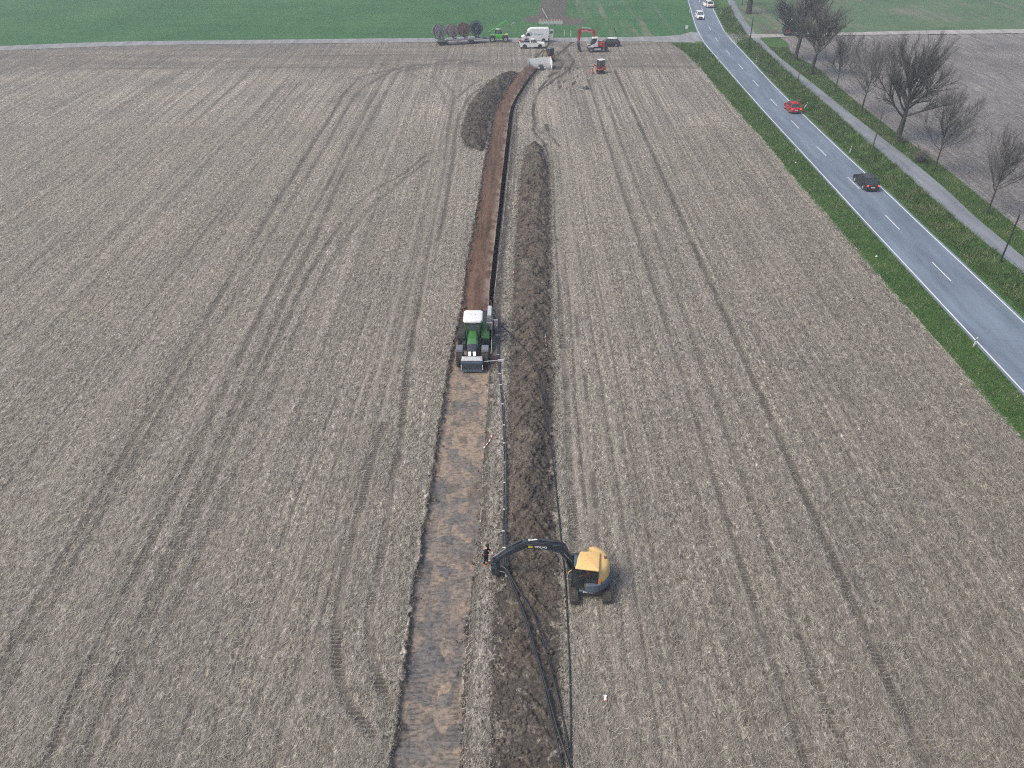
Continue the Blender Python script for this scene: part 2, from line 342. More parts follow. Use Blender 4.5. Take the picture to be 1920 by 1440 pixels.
# ---------------------------------------------------------------- wheel tracks (measured), painted into a world raster the field reads
RES = .10; RX0, RY0 = -140.0, 5.0; RNX, RNY = 2100, 1800
IMG = {k: np.zeros((RNY, RNX), np.float32) for k in ('track','lug','pale','soil')}
def stroke(pts, w=.5, a=1.0, img='track', soft=.35, px=True, wob=.0, breakup=0.0, seed=0):
    q = np.array([P(*p) for p in pts] if px else pts); seg = np.hypot(*np.diff(q, axis=0).T); L = np.concatenate([[0], np.cumsum(seg)])
    # smooth resample
    s = np.arange(0, L[-1], .08); X = np.interp(s, L, q[:,0]); Y = np.interp(s, L, q[:,1])
    k = 41
    if len(X) > 3*k:
        ker = np.hanning(k); ker /= ker.sum(); Xp = np.concatenate([np.linspace(2*X[0]-X[k//2], X[0], k//2, False), X, np.linspace(X[-1], 2*X[-1]-X[-k//2], k//2+1)[1:]]); Yp = np.concatenate([np.linspace(2*Y[0]-Y[k//2], Y[0], k//2, False), Y, np.linspace(Y[-1], 2*Y[-1]-Y[-k//2], k//2+1)[1:]])
        X = np.convolve(Xp, ker, 'valid')[:len(X)]; Y = np.convolve(Yp, ker, 'valid')[:len(Y)]
    nx, ny = -np.gradient(Y), np.gradient(X); nn = np.hypot(nx, ny)+1e-9; nx /= nn; ny /= nn
    X = X + nx*wob*(fbm(s, s*0+seed, 6, 3)-.5)*2; Y = Y + ny*wob*(fbm(s, s*0+seed, 6, 3)-.5)*2
    am = a*(1-breakup*sm(fbm(s, s*0+seed*7.7, 5, 9), .42, .62))
    for o in np.arange(-w/2, w/2+.01, .05):
        f = am*sm(w/2+.05-abs(o), 0, soft*w/2+.05); i = ((X+nx*o-RX0)/RES).astype(int); j = ((Y+ny*o-RY0)/RES).astype(int)
        ok = (i >= 0) & (i < RNX) & (j >= 0) & (j < RNY); np.maximum.at(IMG[img], (j[ok], i[ok]), f[ok])
def pair(pts, w=.5, a=1.0, gap=None, lug=True, **k):
    if gap is None: stroke(pts, w, a, **k)
    if lug: stroke(pts, w, a*.9, 'lug', **{q: k[q] for q in k if q not in ('img',)})
_st = stroke
def stroke(pts, w=.5, a=1.0, img='track', **k):
    if img in ('track', 'lug'): a = min(1.0, a*(1.15 if img == 'track' else 1.35)); w *= .85; k['breakup'] = k.get('breakup', 0)*.4
    _st(pts, w, a, img, **k)
def vline(x, y0, y1, w=.5, a=.6, **k): stroke([(x,y0),(x+.01,(y0+y1)/2),(x,y1)], w, a, px=False, **k)
def vlug(x, y0, y1, w=.55, a=.8, lg=1.0, **k): vline(x, y0, y1, w, a, **k); vline(x, y0, y1, w, a*lg, img='lug', **k)
sd_i = 0
for pts, w, a in [
  ([(730,131),(675,144),(646,175),(617,225),(587,271),(550,333),(496,421),(437,517),(362,642),(325,700),(260,810),(180,945),(60,1150),(-90,1440)],.75,.62),
  ([(735,134),(700,150),(675,171),(654,200),(612,275),(567,350),(533,404),(479,496),(404,617),(354,692),(300,780),(200,950),(90,1150),(-60,1440)],.6,.45),
  ([(780,122),(733,129),(700,183),(662,254),(621,337),(579,417),(533,500),(467,637),(437,700),(380,820),(300,985),(150,1290),(70,1470)],.75,.6),
  ([(790,125),(750,133),(721,179),(687,246),(633,350),(592,446),(558,512),(500,642),(479,683),(430,790),(360,950),(230,1250),(140,1470)],.75,.55),
  ([(815,283),(804,287),(758,325),(704,354),(667,387),(629,437),(583,508),(550,579),(510,660),(455,780),(400,900),(300,1120),(150,1460)],.7,.55),
  ([(812,298),(800,304),(750,342),(692,392),(658,437),(617,500),(558,621),(533,683),(490,785),(420,940),(330,1140),(190,1460)],.7,.5)]:
    sd_i += 1; stroke(pts, w, a, breakup=.35, seed=sd_i, wob=.05); stroke(pts, w, a*.9, 'lug', breakup=.5, seed=sd_i)
for pts, w, a in [
  ([(905,114.6),(870,113.5),(840,114),(787,123),(746,127),(721,140),(690,160)],.8,1.0), ([(905,118),(870,117),(830,120),(790,127),(757,134)],.6,1.0),
  ([(720,122),(754,131),(787,144),(815,156),(831,173),(835,195)],.5,.8), ([(745,122),(777,131),(829,152),(850,171),(853,183),(846,217),(838,260)],.5,.9),
  ([(905,148),(885,158),(871,171),(854,185),(850,187),(845,215),(839,260),(832,300)],.55,.95), ([(912,158),(890,172),(876,190),(869.6,200),(860,225),(855,246),(853,287),(846,330),(835,400),(824,450)],.6,1.0),
  ([(832,240),(824,300),(815,345),(800,400),(779,496),(765,560),(750,620),(737,680)],.5,.45), ([(845,230),(836,300),(826,360),(812,430),(800,500),(785,580),(770,650)],.5,.7),
  ([(818,250),(808,330),(795,400),(775,480),(752,570),(728,660)],.35,.45),
  ([(640,137),(600,150),(560,180),(470,260)],.5,.3), ([(0,131),(160,129),(300,128),(560,127),(700,126)],.9,.5), ([(0,113),(300,108),(640,104),(780,102)],.6,.35), ([(0,106),(300,100),(640,96)],.5,.3),
  ([(1060,127),(1200,124),(1300,124)],.6,.35),([(640,116),(850,112),(960,110)],.4,.3)]:
    sd_i += 1; stroke(pts, w, a, seed=sd_i, breakup=.2, wob=.08)
# tracked machine prints left of the strip
stroke([(776,640),(764,700),(755,825),(736,908),(719,1033),(705,1100),(694,1140),(696,1194),(706,1266),(722,1296)], .62, .62)
stroke([(790,560),(764,700),(755,825),(736,908),(719,1033),(705,1100),(694,1140),(696,1194),(706,1266),(722,1296)], .62, 1.0, 'lug', soft=.15)
stroke([(722,790),(700,855),(678,950),(655,1033),(647,1089),(636,1140),(632,1230),(647,1302),(685,1356),(705,1380)], .62, .62)
stroke([(722,790),(700,855),(678,950),(655,1033),(647,1089),(636,1140),(632,1230),(647,1302),(685,1356),(705,1380)], .62, 1.0, 'lug', soft=.15)
stroke([(706,1240),(718,1290),(735,1320)], .7, .8); stroke([(634,1220),(650,1310),(690,1360)], .7, .75)
for pts, w, a in [([(740,560),(700,660),(678,736),(630,858),(594,967),(555,1089),(500,1260)],.32,.9), ([(790,480),(760,600),(735,700),(700,860),(660,990),(640,1100)],.3,.8), ([(838,300),(812,450),(795,560),(775,690)],.35,.8)]: stroke(pts, w, a, 'pale', seed=4)
for pts in ([(738,560),(690,690),(640,840),(600,960),(560,1090),(500,1270),(450,1440)],[(770,540),(735,690),(700,820),(660,960),(620,1110),(560,1300)],[(700,560),(640,730),(560,930),(480,1150),(380,1440)]): stroke(pts, .16, .75, breakup=.6, seed=8)
# straight tramlines
for x, w, a, y0, y1, lg in [(13.9,.5,.62,16,143,.9),(15.9,.55,.50,16,125,.9),(19.6,.62,.72,14,150,1.0),(21.6,.55,.42,14,150,.8),(-23.2,.5,.25,14,60,.8),(-28,.5,.25,14,60,.8),
      (8.6,.16,.7,14,90,0),(7.2,.18,.8,14,75,0),(10.2,.3,.2,14,140,0),(12.2,.3,.22,14,140,0),(17.6,.35,.25,14,140,.4),(24.5,.5,.3,14,145,.5),(27.2,.4,.25,14,145,.3),(30.8,.45,.22,30,145,.3),(34.5,.5,.22,45,145,.3),
      (-34,.5,.35,20,145,.6),(-36.2,.5,.28,20,145,.5),(-41,.5,.3,20,145,.5),(-43.2,.5,.25,20,145,.5),(-49,.6,.3,20,145,.4),(-51.5,.6,.25,20,145,.4),(-57,.6,.3,30,145,.4),(-64,.6,.25,40,145,.4),(-72,.6,.25,50,145,.4),(-80,.6,.25,60,145,.4),(-18.5,.5,.2,14,120,.5),(-15.5,.4,.22,14,110,.4)]:
    sd_i += 1; vlug(x, y0, y1, w, a, lg, breakup=.5 if a < .4 else .35, seed=sd_i, wob=.12)
stroke([(1440,200),(1500,300),(1600,420),(1700,540),(1830,700),(1930,820)], .8, .22, seed=5, breakup=.5); stroke([(1400,200),(1450,290),(1530,400),(1650,560),(1780,720),(1930,900)], 1.1, .5, 'pale', seed=6, breakup=.3)
# the tracked digger's own print and the polished haul lane beside the right berm
stroke([(1050,560),(1057,640),(1062,700),(1070,867),(1078,1000),(1082,1045)], .62, .6); stroke([(1048,520),(1057,640),(1062,700),(1070,867),(1078,1000),(1082,1060)], .6, 1.0, 'lug', soft=.15)
for pts, w, a in [([(1062,300),(1068,420),(1075,540),(1085,660),(1098,800),(1115,1000),(1150,1200),(1190,1440)],.55,.8), ([(1045,400),(1052,520),(1058,640),(1056,760)],.4,.7), ([(1110,300),(1120,420),(1138,600),(1150,760),(1170,960)],.4,.5), ([(1052,900),(1062,1100),(1070,1250),(1082,1440)],.4,.6)]: stroke(pts, w, a, 'pale', breakup=.3, seed=3)
for pts, w, a in [([(1081,590),(1086,632)],.35,1.0), ([(1098,700),(1103,752)],.3,1.0), ([(1113,885),(1120,950)],.38,1.0), ([(1060,480),(1072,600),(1082,760),(1100,950)],.16,.8), ([(1038,300),(1042,420),(1050,560)],.2,.8), ([(1118,980),(1130,1070)],.25,.8)]: stroke(pts, w, a, seed=2)
# churned haul route around the head of the trench
for pts, w, a in [([(1062,92),(1070,103),(1078,114),(1068,130),(1050,142),(1035,152),(1012,170),(1004,190),(1001,210),(1004,228),(1000,243),(1012,258),(1024,272)],.8,1.0),
   ([(1045,95),(1050,105),(1058,118),(1050,131),(1038,140),(1022,154),(1010,168)],.8,.9), ([(1036,200),(1024,180),(1022,165),(1034,150),(1052,140)],.5,.7), ([(1024,238),(1032,250),(1042,262),(1052,276)],.6,.9), ([(1000,225),(1006,240),(1022,250)],1.1,.9),
   ([(1024,232),(1030,245)],1.0,.9), ([(1020,270),(1029,285),(1033,300)],.5,.8), ([(1005,102),(1020,100),(1040,101)],.8,.8), ([(1030,118),(1038,128),(1045,136),(1030,142)],1.6,.9), ([(1055,86),(1062,94)],1.2,.7), ([(1040,160),(1050,150),(1062,138)],.5,.7), ([(1070,200),(1060,178),(1052,165),(1040,175)],.3,.4),
   ([(985,190),(977,215),(970,240),(968,300),(960,380),(950,470),(940,560),(935,640)],.35,.5)]:
    sd_i += 1; stroke(pts, w*.6, a*.85, 'soil', seed=sd_i, wob=.35, breakup=.9); stroke(pts, w*.8, a*.8, seed=sd_i, wob=.35, breakup=.5)
for k in range(70):
    u, v = 1025+60*random.random(), 92+75*random.random(); stroke([(u,v),(u+4*(random.random()-.5),v+5)], .35, .5+.4*random.random(), 'soil')
lr = random.Random(77)
for q in range(46):
    x = lr.uniform(3.2, 36) if q % 2 else lr.uniform(-62, -6.5); y0 = max(14, abs(x)*1.1-8); vline(x, y0, 140, lr.choice((.10,.12,.16,.30)), lr.uniform(.25,.55), seed=100+q, wob=.10, breakup=.5)
for q in range(30):
    x = lr.uniform(3.0, 34) if q % 2 else lr.uniform(-55, -6.5); vline(x, max(14, abs(x)*1.1-8), 140, lr.choice((.15,.25,.4)), lr.uniform(.4,.8), img='pale', seed=200+q, wob=.10, breakup=.4)
IMG['track'][:] = np.clip(IMG['track'],0,1)
def samp(k, x, y):
    fx = np.clip((x-RX0)/RES, 0, RNX-2.01); fy = np.clip((y-RY0)/RES, 0, RNY-2.01); i = fx.astype(int); j = fy.astype(int); a = fx-i; b = fy-j; I = IMG[k]
    out = (I[j,i]*(1-a)+I[j,i+1]*a)*(1-b)+(I[j+1,i]*(1-a)+I[j+1,i+1]*a)*b
    return out*((x > RX0) & (x < RX0+RNX*RES-.3) & (y < RY0+RNY*RES-.3))
# ---------------------------------------------------------------- the stubble field, scraped strip, brown fill and cable trench: one height field cut into its surfaces
B1L = Curve([(922,1440),(924,1298),(930,1115),(945,1000),(952,850),(957,700),(964,550),(968,450),(972,400),(976,350),(981,310),(990,275)])
B1R = Curve([(1058,1440),(1048,1298),(1050,1115),(1042,1000),(1036,850),(1037,700),(1032,550),(1033,450),(1032,400),(1031,350),(1029,310),(1016,275)])
B2L = Curve([(905,284),(880,276),(869,262),(870,230),(880,200),(902,170),(922,150),(950,136)]); B2R = Curve([(907,284),(909,276),(914,260),(920,230),(930,200),(950,170),(966,150),(975,136)])
Y0F = float(YN(0.0))
def rows_y():
    ys = [8.0]
    while ys[-1] < Y0F:
        y = ys[-1]; t = math.hypot(y, CAM_H); dv = FPX*.533*CAM_H/(t*t); ys.append(y + max(.028, 1.15/dv))
    ys = np.array(ys[:-1]); return np.concatenate([ys*(Y0F-8)/(ys[-1]-8)+8-8*(Y0F-8)/(ys[-1]-8), []])
ys = rows_y(); NR = len(ys)
def field_cols(y):
    """x positions of one row: fan left, metric middle, fan right"""
    l0, r0 = float(SL(y))-1.4, float(TR(y))+1.4
    hw = .72*math.hypot(y, CAM_H)*1.0+8
    left = np.linspace(-hw, l0, 330, endpoint=False); mid = np.linspace(l0, r0, 150, endpoint=False); right = np.linspace(r0, min(float(VL(y)), 200), 330)
    far = np.linspace(-190, min(-hw, -60)-.0, 12, endpoint=False)
    if hw > 185: far = np.linspace(-hw-30, -hw, 12, endpoint=False)
    return np.concatenate([far, left, mid, right])
X = np.stack([field_cols(y) for y in ys]); Y = np.repeat(ys[:,None], X.shape[1], 1)
Y = Y + (YN(X)-Y0F)*sm(Y, Y0F*.75, Y0F)
X[:,-1] = VL(Y[:,-1])
NC = X.shape[1]
def ground_detail(x, y):
    """height of the undisturbed stubble"""
    h = (fbm(x, y, 2.2, 5, 3)-.5)*.09 + (vn(x, y*.5, .30, 21)-.5)*.045 + (vn(x, y*.6, .17, 22)-.5)*.05
    return h - .075*samp('track', x, y) + .02*samp('pale', x, y) - .045*samp('lug', x, y)*(.5+.5*np.cos(26.4*y))
def surf(x, y):
    sl, sr, tr = SL(y), SR(y), TR(y); h = ground_detail(x, y)
    wob = (fbm(x, y, .9, 31)-.5)*.55 + (vn(x, y, .22, 33)-.5)*.2
    dl, dr = x-sl-wob, sr-x+wob*.6
    inside = sm(np.minimum(dl, dr), -.16, .20)
    front = 1-sm(y, Y_TRACTOR, Y_TRACTOR+1.5)
    floor_ = -.28 + (fbm(x, y, 1.2, 41)-.5)*.09 + (vn(x, y, .3, 42)-.5)*.03 + .18*sm(.35-dl, 0, .35)*fbm(x, y, .8, 43)
    t_ = (x-sl)/(sr-sl+1e-6)
    rise = sm(y, 128, 150); fill = -.16 + .10*np.sin(np.clip(t_,0,1)*math.pi)+(fbm(x, y, .8, 51)-.5)*.12 + rise*(.50*np.sin(np.clip(t_,0,1)*math.pi)**.8+.1)
    fill = np.where(y > Y_TREND-1.5, fill*np.clip((Y_TREND+1.0-y)/2.5, 0, 1), fill)
    h = h*(1-inside) + (floor_*front + fill*(1-front))*inside
    # trench
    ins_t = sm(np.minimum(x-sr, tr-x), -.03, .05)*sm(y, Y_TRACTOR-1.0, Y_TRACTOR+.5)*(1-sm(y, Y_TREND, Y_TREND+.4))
    h = h*(1-ins_t) - 1.15*ins_t
    # thrown dirt along the cut edges
    near = np.exp(-(dl/.35)**2)*(dl < .1)+np.exp(-((x-tr-.3)/.6)**2)*(x > tr)*.8
    h = h + near*.12*fbm(x, y, .35, 61, 3)*(1-inside)*(1-ins_t)
    return h, inside, ins_t, front, dl, dr, sl, sr, tr
Z, INS, INT, FRONT, DL, DR, SLv, SRv, TRv = surf(X, Y)
inb = lambda a, b, y0, y1: sm(np.minimum(X-a, b-X), -.9, .25)*sm(Y, y0-1, y0+.5)*(1-sm(Y, y1-.5, y1+1))
yb1 = float(P(1003, 272)[1]); yb2a, yb2b = float(P(906,284)[1]), float(P(962,136)[1])
soil = samp('soil', X, Y)
soil = np.maximum(soil, .72*inb(B1L(Y), B1R(Y), 0, yb1)); soil = np.maximum(soil, .7*inb(B2L(Y), B2R(Y), yb2a, yb2b))
edge_l = np.where(X < SLv+.3, np.exp(-np.clip(-DL, 0, 9)/.34)*.72, 0); edge_r = np.where(X > TRv, np.exp(-np.clip(X-TRv-.15, 0, 9)/.95)*.95, 0)
edge_r0 = np.where((X > SRv) & (FRONT > .5), np.exp(-np.clip(X-SRv, 0, 9)/.6)*.60+.18, 0)*(X < B1R(Y))
soil = np.maximum(soil, np.maximum(edge_l, np.where(FRONT > .5, edge_r0, edge_r)))
soil = np.where(fbm(X, Y, .5, 71, 3) > .36, soil, soil*.6)
head = sm(Y, P(0,130)[1]-1, P(0,128)[1]+1)
trk = np.clip(samp('track', X, Y) + head*.42*sm(fbm(X*.05, Y, 1.0, 77, 3), .35, .6) + head*.20, 0, 1)
pale = samp('pale', X, Y)
fld_attr = {'track': trk, 'soil': soil, 'pale': pale, 'lug': samp('lug', X, Y)*sm(fbm(X, Y, 3, 79, 2), .3, .5)}
ffm = np.zeros((NR, NC)); V = np.stack([X, Y, Z], -1).reshape(-1, 3); F = grid_faces(NR, NC).reshape(-1, 4)
ci = F.reshape(-1, 4)
cin = INS.reshape(-1)[ci].mean(1); cit = INT.reshape(-1)[ci].max(1); cfr = FRONT.reshape(-1)[ci].mean(1); cdl = DL.reshape(-1)[ci].mean(1)
endm = (Y.reshape(-1)[ci].mean(1) < Y_TREND+.6)
is_tr = (cit > .02) & (cfr < .98) & endm; is_strip = (cin > .5) & (cfr >= .5) & ~is_tr; is_fill = (cin > .5) & (cfr < .5) & ~is_tr & endm
def sub(name, mask, mat, attrs, label=None):
    f = F[mask]; ids, inv = np.unique(f, return_inverse=True); 
    o = mesh_np(name, V[ids], inv.reshape(-1, 4), mat, None, False, {k: a.reshape(-1)[ids] for k, a in attrs.items()}); return tag(o, label, kind='structure')
sub('stubble_field', ~(is_tr | is_strip | is_fill), M['stubble'], fld_attr)
lugs = sm(Y, 17, 19)*(1-sm(Y, 22.5, 24.5))*(np.exp(-((DL-.75)/.28)**2)+np.exp(-((DR-.45)/.28)**2))
warm = sm(Y, 30, 42)*(.8)+.15
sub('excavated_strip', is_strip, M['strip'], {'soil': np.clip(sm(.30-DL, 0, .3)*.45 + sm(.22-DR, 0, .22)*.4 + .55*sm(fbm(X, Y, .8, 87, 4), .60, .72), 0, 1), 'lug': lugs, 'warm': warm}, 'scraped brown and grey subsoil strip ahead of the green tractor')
sub('brown_backfill', is_fill, M['brown'], {'pale': sm(DR, .9, .2)*sm(fbm(X, Y, 1.0, 83), .38, .6)*.9, 'soil': X*0}, 'smooth red brown backfill strip behind the green tractor')
sub('cable_trench', is_tr, M['brown'], {'pale': X*0, 'soil': INT}, 'narrow dark open trench beside the red brown fill')  # soil mask here paints the trench's inner shade, not dirt
# ---------------------------------------------------------------- soil heaps
HEAPV = []
def heap(name, L, Rr, y0, y1, H, mat, label, flat=None, n=70, seed=0):
    yy = [y0]
    while yy[-1] < y1: yy.append(yy[-1] + max(.06, .0009*(yy[-1]**2+CAM_H**2)/CAM_H*.9))
    yy = np.array(yy); s = np.linspace(-.2, 1.2, n); a, b = L(yy), Rr(yy)
    c = (a+b)/2; w = (b-a)/2; Xh = c[:,None] + (s[None,:]*2-1)*w[:,None]; Yh = np.repeat(yy[:,None], n, 1)
    d = np.abs(s*2-1)[None,:] + (fbm(Xh, Yh, 1.4, seed)-.5)*.62+(vn(Xh,Yh,.35,seed+9)-.5)*.26
    endf = sm(np.minimum(Yh-y0, y1-Yh), 0, 1.2)
    hh = H(Yh)*(.45+1.1*fbm(Xh*.5, Yh, 1.7, seed+5, 4))
    prof = np.clip(1.0-np.clip(d, 0, 1.35)**1.45, -.3, 1)
    chev = vn(Yh*1.0+np.abs(Xh-c[:,None])*1.2, Xh*.2, .45, seed+7)
    Zh = -.09 + hh*np.clip(prof, -.2, 1)*endf + np.clip(prof*3, 0, 1)*((fbm(Xh, Yh, .7, seed+11, 4)-.5)*.40 + (chev-.5)*.36+(vn(Xh, Yh, .28, seed+19)-.5)*.12+(vn(Xh, Yh, .13, seed+15)-.5)*.12)*endf
    Zh = np.where((prof < .02), -.12, Zh)
    HEAPV.append(np.stack([Xh, Yh, Zh], -1)[:, 10:-10].reshape(-1, 3))
    o = mesh_np(name, np.stack([Xh, Yh, Zh], -1).reshape(-1, 3), grid_faces(len(yy), n).reshape(-1, 4), mat); return tag(o, label, 'soil heap')
yflat = float(P(990, 1150)[1])
heap('soil_heap', B1L, B1R, 12.0, yb1, lambda y: .16+.56*sm(y, yflat+1, yflat+9)+.12*sm(y, 60, 80), M['heap'], 'long ridge of dark brown topsoil running under the digger arm', seed=200, n=90)
heap('soil_heap', B2L, B2R, yb2a, yb2b, lambda y: .85+0*y, M['heap_grey'], 'short dark grey topsoil heap on the left of the curved brown strip', seed=240)
# loose clods (nobody could count them)
def ico_lump(n):
    t = (1+5**.5)/2; v = np.array([(-1,t,0),(1,t,0),(-1,-t,0),(1,-t,0),(0,-1,t),(0,1,t),(0,-1,-t),(0,1,-t),(t,0,-1),(t,0,1),(-t,0,-1),(-t,0,1)], float)/1.9
    f = np.array([(0,11,5),(0,5,1),(0,1,7),(0,7,10),(0,10,11),(1,5,9),(5,11,4),(11,10,2),(10,7,6),(7,1,8),(3,9,4),(3,4,2),(3,2,6),(3,6,8),(3,8,9),(4,9,5),(2,4,11),(6,2,10),(8,6,7),(9,8,1)]); return v, f
def clods(name, pts, size, mat, label):
    v, f = ico_lump(0); n = len(pts); s = size[:,None,None]*(.6+.8*RNG.random((n,1,3)))
    Vv = v[None]*s*(.75+.5*RNG.random((n,12,1))); a = RNG.random(n)*6.28; ca, sa = np.cos(a)[:,None], np.sin(a)[:,None]
    Vv = np.stack([Vv[...,0]*ca-Vv[...,1]*sa, Vv[...,0]*sa+Vv[...,1]*ca, Vv[...,2]*.7], -1) + pts[:,None,:]
    Ff = f[None]+np.arange(n)[:,None,None]*12
    return tag(mesh_np(name, Vv.reshape(-1,3), Ff.reshape(-1,3), mat), label, 'soil clods', kind='stuff')
def along(n, f, y0, y1, spread, bias=0.0, p=.5):
    y = y0+(y1-y0)*RNG.random(n)**1.4; x = f(y) + bias + spread*RNG.standard_normal(n)
    return np.stack([x, y, ground_detail(x, y)], -1)
cl = np.concatenate([along(1500, SL, 14, 120, .28, -.22), along(900, SR, 14, Y_TRACTOR, .3, .3), along(1700, TR, Y_TRACTOR, 140, .45, .55), along(2600, B1L, 14, yb1, .38, -.05), along(1500, B1R, 14, yb1, .25, .1), along(700, B2L, yb2a, yb2b, .35), along(400, B2R, yb2a, yb2b, .3)])
cl = cl[~((cl[:,0] > SR(cl[:,1])-.15) & (cl[:,0] < TR(cl[:,1])+.12) & (cl[:,1] > Y_TRACTOR-1))]
clods('loose_clods', cl, .03+.08*RNG.random(len(cl))**3+.0003*cl[:,1], M['clod'], 'dark crumbled soil clods scattered along the trench and heap edges')
hp = np.concatenate([HEAPV[0][RNG.integers(0, len(HEAPV[0]), 3200)], HEAPV[1][RNG.integers(0, len(HEAPV[1]), 1500)]]); hp = hp[hp[:,2] > -.05]
clods('heap_clods', hp, .03+.13*RNG.random(len(hp))**3+.0003*hp[:,1], M['heap'], 'crumbly dark lumps lying on the flanks of the two soil heaps')
def straw_mat():
    t = NT('straw'); r = t.attr('rnd'); return t.done(t.ramp(r, [(0.0,(.10,.088,.07)),(.35,(.24,.218,.175)),(.75,(.44,.41,.34)),(1.0,(.70,.665,.57))]), .7, None, .3)
M['straw'] = straw_mat()
def straw(name, x, y, z, L, w, ang, lift, label, mat, cat='straw'):
    n = len(x); ca, sa = np.cos(ang), np.sin(ang); k = (RNG.random(n)-.5)*1.3*L; t = np.array([-.5, 0, .5])
    cx = x[:,None]+ca[:,None]*t*L[:,None] - sa[:,None]*(t*t)[None]*k[:,None]*1.2; cy = y[:,None]+sa[:,None]*t*L[:,None] + ca[:,None]*(t*t)[None]*k[:,None]*1.2
    cz = z[:,None] + .02 + lift[:,None]*np.array([0, .5, 1.0])[None] ; wx, wy = -sa[:,None]*w[:,None]/2*np.array([1,1,.5]), ca[:,None]*w[:,None]/2*np.array([1,1,.5])
    A = np.stack([cx-wx, cy-wy, cz], -1); B = np.stack([cx+wx, cy+wy, cz+.004], -1); Vv = np.stack([A, B], 2).reshape(n, 6, 3)
    f = np.array([(0,1,3,2),(2,3,5,4)]); Ff = f[None]+np.arange(n)[:,None,None]*6; r = np.repeat(RNG.random(n)[:,None], 6, 1)
    return tag(mesh_np(name, Vv.reshape(-1,3), Ff.reshape(-1,4), mat, attrs={'rnd': r}), label, cat, kind='stuff')
def edgeband(x, y): return sm(x, SR(y)-.5, SR(y)+.1)*(1-sm(x, B1L(y)-.3, B1L(y)+.2))
def scatter_field(n, y0, y1, pw):
    y = y0+(y1-y0)*RNG.random(n)**pw; hw = .70*np.hypot(y, CAM_H)+3; x = (RNG.random(n)*2-1)*hw
    ok = (x < VL(y)-.1); a, b = SL(y)-.12, np.where(y < Y_TRACTOR, SR(y)+.1, TR(y)+.3); ok &= ~((x > a) & (x < b)); ok &= ~((x > B1L(y)-.05) & (x < B1R(y)+.05) & (y < yb1))
    ok &= ~((x > B2L(y)-.1) & (x < B2R(y)+.1) & (y > yb2a) & (y < yb2b))
    pr = (1-.9*samp('track', x, y))*(1-.8*samp('soil', x, y))*(1-.5*samp('pale', x, y))*(1-.35*samp('lug', x, y)); pr *= .85+.3*sm(fbm(x, y*.3, .7, 91, 4), .35, .62); pr *= .7+.6*sm(fbm(x, y*.02, .35, 95, 3), .35, .62); pr *= np.where((y > Y_TRACTOR) & (x > b-.1) & (x < b+.9), .15, 1.0); pr *= 1-.30*edgeband(x, y)
    pr *= np.where((x > b-.1) & (x < b+1.3), .8, 1.0); ok &= RNG.random(n) < pr
    return x[ok], y[ok]
x, y = scatter_field(980000, 15, 115, 1.3); n = len(x)
band = sm(x, 14, 34)
ang = np.where(RNG.random(n) < .55+.2*band, math.pi/2+RNG.standard_normal(n)*.45, RNG.random(n)*math.pi)
L = (.16+.24*RNG.random(n)+.25*RNG.random(n)**4)*(1+.6*band); straw('straw_litter', x, y, ground_detail(x, y), L, (.0065+.006*RNG.random(n))*(1+y/110), ang, .02+.10*RNG.random(n)**2, 'pale straw litter lying over the harvested stubble field', M['straw'])
# ---------------------------------------------------------------- road, paths, verges, neighbouring fields
YB = P(960, 0)[1]+70; YT0 = 12.0
def ribbon(name, A, B, y0, y1, n, prof, mat, step=.5, attrs=None, label=None, kind='structure'):
    yy = np.linspace(y0, y1, max(2, int((y1-y0)/step))); s = np.linspace(0, 1, n); a, b = A(yy), B(yy)
    Xr = a[:,None]*(1-s)+b[:,None]*s; Yr = np.repeat(yy[:,None], n, 1); Zr = prof(s[None,:], Xr, Yr)*np.ones_like(Xr)
    at = {k: f(Xr, Yr) for k, f in (attrs or {}).items()}
    return tag(mesh_np(name, np.stack([Xr, Yr, Zr], -1).reshape(-1,3), grid_faces(len(yy), n).reshape(-1,4), mat, attrs=at), label, kind=kind)
off = lambda c, d: (lambda y: c(y)+d)
ZR = .07
ribbon('road', off(RL,-.28), off(RR,.28), YT0, YB, 9, lambda s,x,y: ZR+.05*np.sin(s*math.pi), M['asphalt'], 1.0)
zr = lambda t: ZR+.05*math.sin(t*math.pi)
lm = MB()
def line_strip(c, w, y0, y1, tt):
    yy = np.arange(y0, y1, 2.0); z = zr(tt)+.006
    for p, q in zip(yy[:-1], yy[1:]):
        a, b = float(c(p)), float(c(q)); lm.add([(a-w/2,p,z),(a+w/2,p,z),(b+w/2,q,z),(b-w/2,q,z)], [(0,1,2,3)])
line_strip(off(RL,.03), .13, YT0, YB, .045); line_strip(off(RR,-.03), .13, YT0, YB, .955)
MIDC = lambda y: (RL(y)+RR(y))/2
for k in range(-4, 17):
    yc = 115.4+12.0*k
    if 14 < yc < YB-4:
        yy = np.linspace(yc-2, yc+2, 4)
        for p, q in zip(yy[:-1], yy[1:]):
            a, b = float(MIDC(p)), float(MIDC(q)); lm.add([(a-.06,p,zr(.5)+.006),(a+.06,p,zr(.5)+.006),(b+.06,q,zr(.5)+.006),(b-.06,q,zr(.5)+.006)], [(0,1,2,3)])
tag(lm.build('road_markings', M['line']), 'white edge lines and dashed centre line on the road', kind='structure')
ribbon('bike_path', PL, PR, YT0, YB, 5, lambda s,x,y: .06+.02*np.sin(s*math.pi), M['path'], 1.0)
rough = lambda x, y, a=.12: (fbm(x, y, .9, 301, 4)-.5)*a
yjN, yjF = float(P(1365,76)[1]), float(P(1375,61)[1])
def near_x(y): return sm(y, yjN-4, yjN-.5)*(1-sm(y, yjF+.5, yjF+4))
def verge_left(s, x, y): return -.02*s*0 + .06*s + rough(x, y)*np.sin(np.clip(s,0,1)*math.pi)
ribbon('left_verge', off(VL,-.25), off(RL,-.25), YT0, float(YN(35.0)), 12, verge_left, M['verge'], .3)
